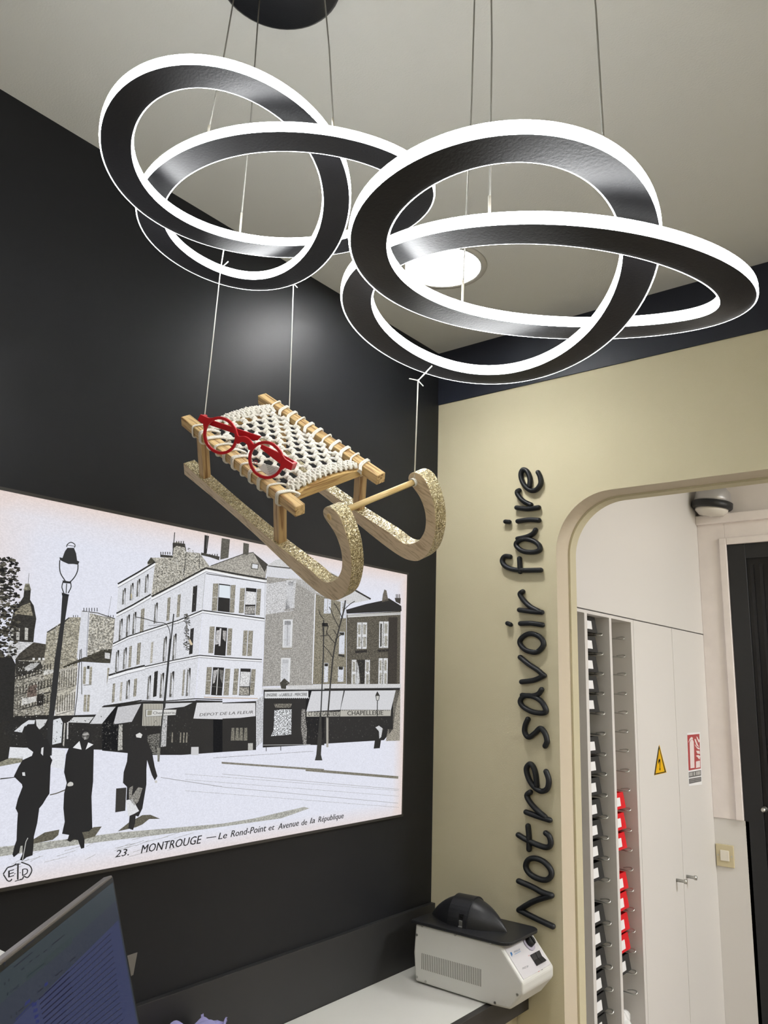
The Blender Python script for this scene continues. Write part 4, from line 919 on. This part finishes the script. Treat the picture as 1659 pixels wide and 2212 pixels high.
for x, y, L in ((410,720,60),(600,545,80),(760,385,60),(250,250,130),(150,450,200),(230,480,30),(320,395,30),(390,345,40),(470,290,40),(560,210,140),(200,930,60),(290,560,190)): pr.line([zs(x,y),zs(x+L,y-L*.82)], 2.0, (12,18,38))
for x, y in ((48,410),(95,590),(50,630),(80,740),(120,990),(178,950)): pr.poly([zs(x-8,y+18),zs(x-6,y-14),zs(x+8,y-20),zs(x+8,y+12)], (14,24,40))
kid('screen', pr.bm, M_screen, t)
b = B(); c1 = onplane(mp(0,0,-.03), mn, 277, 2064); c2 = onplane(mp(0,0,-.03), mn, 297, 2057); c3 = onplane(mp(0,0,-.03), mn, 288, 2106); c4 = c3 - (c2-c1)*1.2
vs = [b.verts.new(p+mn*h) for h in (0,-.004) for p in (c1,c2,c3,c4)]
for f in ((0,1,2,3),(7,6,5,4),(0,1,5,4),(1,2,6,5),(2,3,7,6),(3,0,4,7)): b.faces.new([vs[i] for i in f])
bmesh.ops.recalc_face_normals(b, faces=b.faces[:]); kid('stand_bracket', b, mat('grey_bracket', (112,108,104), .5), t)
b = B(); a_ = mp(.25,.17,-.012); c_ = Vector((mp(.25,.5,-.1).x, mp(.25,.5,-.1).y, .76)); tube(b, [a_, a_-mn*.06, c_+Vector((0,0,.2)), c_], .018, 12); lathe(b, [(0,0),(.11,0),(.11,.008),(0,.012)], 32, M=Matrix.Translation((c_.x,c_.y,.7515))); kid('stand', b, M_dark, t)
t = thing('desk', 'white desk under the computer monitor', 'desk', (.75,-1.75,0))
b = B(); box(b, (-.30,-.65,.715), (.35,.30,.75)); obj('desk_top', b, M_counter, t, bevel=.002)
b = B()
for x, y in ((-.27,-.62),(.32,-.62),(-.27,.27),(.32,.27)): b = B(); box(b, (x-.02,y-.02,0), (x+.02,y+.02,.715)); obj('leg', b, M_dark, t)
# ================================================================== CEILING LIGHTS
def downlight(x, y, label, pw=1.0, r=.105):
    t = thing('downlight', label, 'light', (x,y,ZC), 'round recessed ceiling downlights')
    b = B(); lathe(b, [(r-.004,-.001),(r-.003,-.005),(r+.012,-.004),(r+.014,0)], 48); obj('trim_ring', b, mat('downlight_ring', (200,198,190), .4), t, smooth=True)
    b = B(); lathe(b, [(0,-.003),(r-.004,-.003)], 48); o = obj('light_disc', b, mat('downlight_glow', (255,255,255), .5, emit=(255,255,255), est=9), t)
    l = bpy.data.lights.new('downlight_lamp', 'SPOT'); l.energy = DOWN*pw; l.spot_size = math.radians(138); l.spot_blend = .8; l.shadow_soft_size = .08; l.color = (1,.97,.94)
    lo = bpy.data.objects.new('downlight_lamp', l); C.objects.link(lo); lo.location = (0,0,-.012); lo.parent = t
    return t
downlight(.33, -.47, 'glowing round downlight seen through the right hanging lamp', .45)
downlight(2.2, -.9, 'added unseen round fill downlight in the right part of the shop ceiling', 1.7)  # unseen downlight added to brighten the shop
downlight(2.2, -2.6, 'added unseen round fill downlight in the ceiling behind the viewer on the right', 3.6)  # unseen, added as fill from behind the viewer
downlight(.9, -2.9, 'added unseen round fill downlight in the ceiling behind the viewer on the left', 3.4)  # likewise an added, unseen fill light
t = thing('ceiling_panel_light', 'square light panel in the back room ceiling', 'light', (2.5,.75,ZC))
b = B(); box(b, (-.3,-.3,-.02), (.3,.3,0)); obj('panel_frame', b, M_lam, t, bevel=.002)
b = B(); box(b, (-.28,-.28,-.022), (.28,.28,-.0205)); obj('panel_glow', b, mat('panel_glow', (255,255,255), .5, emit=(255,252,250), est=4), t)
l = bpy.data.lights.new('panel_lamp', 'AREA'); l.energy = BACK; l.size = .5; l.color = (.96,.985,1)
lo = bpy.data.objects.new('panel_lamp', l); C.objects.link(lo); lo.location = (0,0,-.03); lo.parent = t
# ================================================================== HANGING LAMPS (three-lobed knots)
KR = [[1.0799,-1.5597,1.9454],[1.0406,-1.5641,1.9397],[1.0022,-1.555,1.9348],[0.968,-1.5327,1.9314],[0.9407,-1.4984,1.9302],[0.922,-1.4546,1.9315],[0.9128,-1.4043,1.9349],[0.9136,-1.3509,1.9398],[0.9243,-1.2975,1.9452],[0.9447,-1.2473,1.9501],[0.974,-1.2031,1.9536],[1.0107,-1.1674,1.9549],[1.0524,-1.1423,1.9535],[1.0959,-1.1295,1.9496],[1.1378,-1.1298,1.9435],[1.1746,-1.1429,1.9358],[1.2035,-1.1676,1.9278],[1.2227,-1.2016,1.9204],[1.231,-1.242,1.9149],[1.2279,-1.2854,1.9122],[1.2132,-1.3286,1.9128],[1.1871,-1.3684,1.9167],[1.1501,-1.4023,1.9236],[1.1038,-1.428,1.9326],[1.0508,-1.4441,1.9424],[0.9944,-1.4496,1.952],[0.939,-1.4444,1.96],[0.8885,-1.429,1.9656],[0.8464,-1.4044,1.968],[0.8152,-1.3725,1.9669],[0.7963,-1.3352,1.9623],[0.7899,-1.2953,1.9549],[0.796,-1.2555,1.9456],[0.8138,-1.2189,1.9357],[0.8423,-1.1886,1.9265],[0.8799,-1.1676,1.9195],[0.9243,-1.158,1.9156],[0.9728,-1.1613,1.9153],[1.0221,-1.1775,1.9184],[1.0688,-1.2055,1.9244],[1.1098,-1.2433,1.932],[1.1429,-1.2879,1.9402],[1.1661,-1.3364,1.9476],[1.1783,-1.386,1.9532],[1.1789,-1.4338,1.9564],[1.1681,-1.4774,1.9569],[1.1467,-1.5144,1.9549],[1.1163,-1.5426,1.9508]]
KL = [[0.5501,-1.3506,2.1499],[0.5381,-1.4015,2.1426],[0.536,-1.4532,2.1373],[0.5436,-1.5024,2.1347],[0.5603,-1.5462,2.1355],[0.5845,-1.5823,2.1397],[0.6143,-1.6085,2.147],[0.6473,-1.6234,2.1564],[0.6809,-1.6258,2.1668],[0.7128,-1.6152,2.1768],[0.7409,-1.5922,2.1851],[0.7634,-1.5586,2.1905],[0.7786,-1.517,2.1923],[0.7848,-1.4711,2.1904],[0.7807,-1.4242,2.185],[0.7657,-1.3795,2.1767],[0.7401,-1.3395,2.1665],[0.7054,-1.306,2.1558],[0.6644,-1.2805,2.1458],[0.6202,-1.2643,2.1379],[0.5761,-1.2584,2.133],[0.5352,-1.2633,2.1316],[0.4996,-1.2788,2.1337],[0.4712,-1.3036,2.1386],[0.4515,-1.3352,2.1454],[0.4418,-1.3706,2.1528],[0.4435,-1.4064,2.1598],[0.4576,-1.4397,2.1655],[0.4841,-1.4684,2.1692],[0.5219,-1.4907,2.1706],[0.5684,-1.5057,2.17],[0.6204,-1.5124,2.1676],[0.6737,-1.5101,2.1641],[0.7248,-1.4983,2.1602],[0.7702,-1.4772,2.1567],[0.8078,-1.4478,2.1546],[0.8356,-1.4122,2.1544],[0.8524,-1.373,2.1564],[0.8575,-1.3333,2.1603],[0.8503,-1.2959,2.1655],[0.8314,-1.2635,2.171],[0.8022,-1.238,2.1758],[0.7649,-1.2214,2.1788],[0.7228,-1.2149,2.1793],[0.6794,-1.2199,2.1772],[0.6379,-1.2368,2.1726],[0.6012,-1.2654,2.1659],[0.5714,-1.3042,2.158]]
BW, BH, DT = .0365, .0128, .0022
def sweep(bm, path, sec):
    n = len(path); rings = []
    for i in range(n):
        tn = (path[(i+1)%n]-path[i-1]).normalized(); w = Vector((0,0,1)).cross(tn).normalized(); h = tn.cross(w).normalized()
        if h.z < 0: h = -h
        rings.append([bm.verts.new(path[i]+w*a+h*c) for a, c in sec])
    m = len(sec)
    for i in range(n):
        a, c = rings[i], rings[(i+1)%n]
        for k in range(m): bm.faces.new((a[k],a[(k+1)%m],c[(k+1)%m],c[k])).smooth = True
    bmesh.ops.recalc_face_normals(bm, faces=bm.faces[:])
def lamp(K, label, cables, can, sgn):
    can = plane(2, ZC, *can)
    path = smooth_path(K, 5, closed=True)
    t = thing('knot_pendant_lamp', label, 'lamp', (can[0],can[1],ZC), 'black knotted ring lamps hanging from the ceiling')
    w = BW/2
    b = B(); sweep(b, path, [(-w,0),(w,0),(w,BH),(-w,BH)]); o = kid('band', b, M_band, t)
    for p in o.data.polygons: p.use_smooth = True
    md_ = o.modifiers.new('edge', 'EDGE_SPLIT'); md_.split_angle = .6
    for s in (1, -1):
        b = B(); sweep(b, path, [(s*w,-.0002),(s*(w+DT*.75),.0008),(s*(w+DT),BH*.25),(s*(w+DT),BH*.75),(s*(w+DT*.7),BH),(s*w,BH)]); kid('light_diffuser', b, M_led, t)
    b = B(); lathe(b, [(0,-.028),(.092,-.028),(.098,-.024),(.098,0)], 48); obj('canopy', b, M_blackp, t, smooth=True, bevel=0)
    for (px, cpx) in cables:
        best = min(path, key=lambda q: abs(_prj(q+Vector((0,0,BH)))[0]-px[0])+abs(_prj(q+Vector((0,0,BH)))[1]-px[1]))
        top = plane(2, ZC-.02, *cpx); e = best+Vector((0,0,BH-.002))
        b = B(); tube(b, [e, e+(top-e)*.5+Vector((.002,.001,0)), top], .0011, 6); cb = kid('suspension_cable', b, M_cable, t)
        b = B(); tube(b, [e, e+(top-e).normalized()*.045], .0017, 8); lathe(b, [(0,-.004),(.0035,-.004),(.0035,.003),(0,.003)], 12, M=Matrix.Translation(e+(top-e).normalized()*.002)); s_ = obj('cable_sleeve', b, M_grip, cb); 
def _prj(p):
    q = p-CAM; z = q.dot(CF); return (W/2+FPX*q.dot(CR)/z, H/2-FPX*q.dot(CU)/z)
lamp(KR, 'larger looking knotted black lamp with glowing edges, on the right', [((1000,690),(1030,-175)),((1052,462),(1059,-185)),((1313,300),(1268,-190))], (1150,-190), 1)
lamp(KL, 'higher knotted black lamp with glowing edges, on the left above the sled', [((445,300),(513,-50)),((512,515),(562,-22)),((718,285),(696,-60))], (605,-72), 1)
# ================================================================== SLED
SM = Matrix(((0.8274,0.2867,0.4828),(0.0234,0.8415,-0.5398),(-0.5611,0.4579,0.6896))); SO = Vector((.5596,-1.2124,1.7623))
sled = thing('wooden_sled', 'miniature wooden sled with glitter runners and macrame seat hanging on strings', 'sled', SO, rot=SM)
def sw(u, v, w): return SO + SM @ Vector((u, v, w))
a, Ss, hl, U0, U1 = .0163, .1441, .0819, -.1941, .1195
top = hl+a
for s in (-1, 1):
    b = B(); box(b, (U0, s*Ss/2-a/2, hl), (U1, s*Ss/2+a/2, top)); obj('seat_rail', b, M_wood, sled, bevel=.0012)
# runners
up_ = [(-.1923,.0149),(-.12,.0125),(-.04,.0112),(.043,.0120),(.08,.0128),(.1267,.0160),(.1602,.0180),(.1798,.0170),(.1925,.0195),(.2027,.0258),(.2125,.0350),(.2201,.0458),(.2261,.0623),(.2265,.0778),(.2234,.0912),(.2169,.1023),(.2086,.1107),(.1975,.1168),(.1884,.1210),(.1843,.1265),(.1850,.1325)]
dn_ = [(.1892,.1385),(.1960,.1425),(.2050,.1440),(.2147,.1418),(.2227,.1349),(.231,.1239),(.2385,.1109),(.2434,.0947),(.2462,.0785),(.2451,.0576),(.2406,.0373),(.2335,.0228),(.2223,.0080),(.2110,.0),(.1960,-.0062),(.1800,-.0090),(.1609,-.0102),(.127,-.0100),(.0765,-.0075),(.0231,-.0045),(-.04,-.0035),(-.11,-.0045),(-.1929,-.0072)]
outl = [(v.x, v.y) for v in smooth_path([(p[0],p[1],0) for p in up_+dn_[:-1]], 3)]+[dn_[-1]]
for s in (-1, 1):
    y = s*.1466/2; b = B(); prism(b, outl, 1, y-.0101, y+.0101, 0, 1); 
    for f in b.faces:
        if f.normal.x < -.8 and f.calc_center_median().x < -.19: f.material_index = 0
    obj('runner', b, [M_run, M_glit], sled, bevel=.0008)
    b = B(); cyl(b, (.1975,y-s*-.0102,.1285), (.1975,y+s*.0106,.1285), .0045, 20)
    if s < 0: b.free(); b = B(); cyl(b, (.1975,y-.0108,.1285), (.1975,y,.1285), .0045, 20)
    obj('dowel_plug', b, M_dow, sled)
for u in (-.1403, .0726):
    for s in (-1, 1):
        b = B(); v = s*.1466/2; box(b, (u-.0072,v-.0066,.0115), (u+.0072,v+.0066,hl+.002)); obj('leg', b, M_wood_v, sled, bevel=.0006)
def crossbar(u, th=.009):
    b = B(); n = 14; pts = [(v, hl-.0008) for v in (-.0645,.0645)]
    vs = [-.0645+.129*k/n for k in range(n+1)]
    bot = [(v, hl+.0008) for v in vs]; tp = [(v, hl+.0085+.0095*math.cos(PI*v/.129)) for v in vs[::-1]]
    prism(b, bot+tp, 0, u-th/2, u+th/2); obj('crossbar', b, M_wood_x, sled)
crossbar(.083); crossbar(-.150)
b = B(); cyl(b, (.1975,-.0632,.1285), (.1975,.0632,.1285), .0042, 20); obj('dowel', b, M_dow, sled)
# macrame seat
def seatw(u, v): return hl+.0105+.0085*math.cos(PI*max(-1,min(1,v/.132)))
RB = B(); rr = .0019
def rope(pts, r=rr, sub=3, seg=6): tube(RB, smooth_path(pts, sub), r, seg)
NU, NV = 13, 7; u_a, u_b = -.135, .070
def node(i, j):
    off = .5 if i % 2 else 0; v = -.054+.108*(j+off)/(NV-1); u = u_a+(u_b-u_a)*i/(NU-1)
    u += -.004*math.cos(PI*v/.12); return Vector((u+random.uniform(-.0007,.0007), v, seatw(u, v)+.002))
ND = {}
for i in range(NU):
    for j in range(NV-(i % 2)): ND[i, j] = node(i, j)
for (i, j), p in ND.items():
    for k in range(3):      # square knot: bumps with crossing wraps
        q = p+Vector((-.004+.004*k, 0, 0)); s = 1 if k % 2 else -1
        rope([q+Vector((-.001,-.0042*s,-.001)), q+Vector((-.0005,-.0015*s,.0016)), q+Vector((.0008,.0015*s,.0017)), q+Vector((.001,.0042*s,-.001))], .0019)
    rope([p+Vector((-.0065,0,0)), p+Vector((.0065,0,0))], .0022)
    if i+1 < NU:
        for dj in ((-1, 0) if i % 2 == 0 else (0, 1)):
            q = ND.get((i+1, j+dj))
            if q is not None:
                for e in (-.0011, .0011):
                    m = (p+q)/2; rope([p+Vector((.005,e,0)), m+Vector((0,e*1.4,-.0015)), q+Vector((-.005,e,0))], .0014)
# dense front and rear hems
for u0, rows in ((.0795, 3), (-.1475, 3)):
    for rw in range(rows):
        uu = u0+(-rw if u0 > 0 else rw)*.0056
        rope([(uu, -.058+.116*k/16, seatw(0,-.058+.116*k/16)+.003) for k in range(17)], .0022)
        for k in range(25):
            v = -.058+.116*(k+.5)/25+random.uniform(-.0008,.0008); w = seatw(0, v)+.003; q_ = 1 if (k+rw) % 2 else -1
            rope([(uu-.0042, v-.0016*q_, w-.0012), (uu-.001, v-.0006*q_, w+.0034), (uu+.0012, v+.0008*q_, w+.0032), (uu+.0045, v+.0018*q_, w-.0015)], .0018+random.uniform(-.0002,.0003), 3, 6)
# hem to net connectors
for j in range(NV):
    for e in (-.006, 0, .006):
        p = ND[NU-1, j]; rope([p+Vector((.004,0,0)), (.078, p.y+e, seatw(0,p.y)+.002)], .0016)
        p = ND[0, j]; rope([p+Vector((-.004,0,0)), (-.139, p.y+e, seatw(0,p.y)+.002)], .0016)
# loops round the rails
for s in (-1, 1):
    ro = s*(Ss/2+a/2+.0018); ri = s*(Ss/2-a/2-.0018)
    for k in range(11):
        u = -.152+k*.0232; d_ = .006*random.uniform(-.3, 1)
        for e in ((-.0017, .0017) if k % 3 else (0,)):
            rope([(u+.010+d_+e, s*.0545, seatw(0,.0545)+.002), (u+.004+e, ri, top+.0008), (u+.001+e, s*Ss/2, top+.0022), (u-.001+e, ro-s*.001, top+.0012), (u-.002+e, ro, hl+a/2), (u-.002+e, ro-s*.001, hl-.001), (u+e, s*Ss/2, hl-.0022), (u+.003+e, ri, hl-.0005), (u+.006+e, ri-s*.002, hl+.006), (u+.010+e, s*.054, seatw(0,.0545)-.001)], .00155, 4, 6)
# rear fringe
for k in range(34):
    v = -.055+.11*k/33; w = seatw(0, v)
    rope([(-.148, v, w+.003), (-.154-random.uniform(0,.004), v+random.uniform(-.003,.003), w+random.uniform(-.001,.005))], .001, 2, 4)
obj('macrame_seat', RB, M_rope, sled, smooth=True)
# hanging strings
inv = (Matrix.Translation(SO) @ SM.to_4x4()).inverted()
def hstring(pts, knot):
    b = B(); tube(b, [inv @ Vector(p) for p in pts], .0009, 6)
    k = Vector(knot)
    for d in ((.010,.006,.012),(-.012,-.004,.004),(.006,.004,-.008)): tube(b, [inv @ k, inv @ (k+Vector(d))], .0008, 5)
    lathe(b, [(0,-.002),(.002,0),(0,.002)], 8, M=Matrix.Translation(inv @ k)); obj('hanging_string', b, M_string, sled)
s1 = Vector((.503,-1.345,2.131)); hstring([s1+Vector((.012,-.006,.03)), s1, sw(-.141,-.070,top+.001)], s1)
s2 = Vector((.5302,-1.2116,2.125)); s2 = CAM + ray(634,612)*1.39; hstring([s2+Vector((-.008,-.012,.025)), s2, sw(-.128,.0825,top)], s2)
s3 = CAM + ray(903,822)*1.075; hstring([s3+Vector((.02,.004,.018)), s3, sw(.1975,.062,.134)], s3)
b = B()
for k in range(3): tube(b, [(.1975+.0052*math.cos(x), .0595+k*.0014, .1285+.0052*math.sin(x)) for x in [2*PI*i/14 for i in range(14)]], .0008, 5, closed=True)
obj('string_binding', b, M_string, sled)
# ================================================================== GLASSES
GM = Matrix(((0.7311,0.5996,0.3254),(0.5007,-0.1476,-0.8529),(-0.4634,0.7866,-0.4081))); GK = .9735; GT = CAM + (Vector((.5798,-1.3403,1.8243))-CAM)*GK
gl = thing('eyeglasses', 'round red eyeglasses resting on the near rail of the sled', 'glasses', GT, rot=GM); gl.scale = (GK,)*3; gl.matrix_world = Matrix.Translation(GT) @ GM.to_4x4() @ Matrix.Diagonal((GK, GK, GK, 1))
r0, r1, gd = .0234, .0276, .0391
def gring(bm, cx, z0, z1, n=48):
    R = []
    for rr_, z in ((r0,z1),(r1,z1),(r1,z0),(r0,z0)): R.append([bm.verts.new((cx+rr_*math.cos(2*PI*k/n), rr_*math.sin(2*PI*k/n), z)) for k in range(n)])
    for q in range(4):
        A1, B1 = R[q], R[(q+1)%4]
        for k in range(n): bm.faces.new((A1[k],A1[(k+1)%n],B1[(k+1)%n],B1[k]))
b = B(); gring(b, -gd, -.0035, 0); gring(b, gd, -.0035, 0)
prism(b, catm([(-.018,.017),(-.0125,.0125),(-.004,.0165),(.004,.0165),(.0125,.0125),(.018,.017),(.0145,.006),(.0095,.0015),(.004,.0075),(-.004,.0075),(-.0095,.0015),(-.0145,.006)], 4, True), 2, -.0035, .0002)
for s in (-1, 1):
    prism(b, [(s*(gd+.018),.020),(s*(gd+.026),.0155),(s*.0790,.0145),(s*.0800,.0045),(s*.0700,.0035),(s*(gd+.0255),-.006),(s*(gd+.024),.004)], 2, -.0035, .0002)
bmesh.ops.recalc_face_normals(b, faces=b.faces[:]); obj('front_frame', b, M_red, gl, bevel=.0006)
for s in (-1, 1):
    b = B(); lathe(b, [(0,-.0012),(r0+.0004,-.0012),(r0+.0004,-.0022),(0,-.0022)], 40, M=Matrix.Translation((s*gd,0,0))); obj('lens', b, M_glass, gl)
def gbar(pts, z0, z1, name, m):
    b = B(); prism(b, pts, 2, z0, z1); return obj(name, b, m, gl, bevel=.0006)
tA = gbar([(-.0765,.0125),(-.0650,.0105),(.0150,.0245),(.0120,.0165),(.0075,.0140),(-.0657,.0022),(-.0765,.0040)], -.0145, -.0120, 'temple', M_red)
tB = gbar([(.0788,.0135),(.0600,.0140),(.0190,.0122),(.0190,.0062),(.0574,-.0010),(.0788,.0040)], -.0185, -.0160, 'temple', M_red)
for s in (-1, 1):
    z = -.0185 if s > 0 else -.0145
    b = B(); box(b, (s*.0765-.002,.005,z), (s*.0765+.002,.0135,-.003)); obj('hinge', b, M_red, gl)
b = B(); prism(b, [(.0330,-.0180),(.0361,-.0078),(.0602,-.0017),(.0601,-.0165),(.0525,-.0205)], 2, -.0050, -.0047); tg = obj('price_tag', b, M_paper, gl)
pr = Print(GT + GM @ Vector((0,0,-.0044)), GM @ Vector((0,0,1)), .00005); zg = lambda x, y: (400+x/5.925, 860+y/5.925)
for k in range(5): pr.line([zg(1040+k*8,860+k*24),zg(1150+k*8,905+k*22)], .7, (90,90,95))
pr.line([zg(965,905),zg(950,900)], .1, (255,255,255))
o = obj('tag_printing', pr.bm, M_ink, tg); o.matrix_parent_inverse = gl.matrix_world.inverted()
b = B(); c = Vector((.0262,-.0105,-.0009)); tube(b, [c+Vector((.0026*math.cos(x), .0026*math.sin(x), 0)) for x in [2*PI*i/20 for i in range(20)]], .0004, 5, closed=True); obj('lens_sticker', b, M_red, gl)
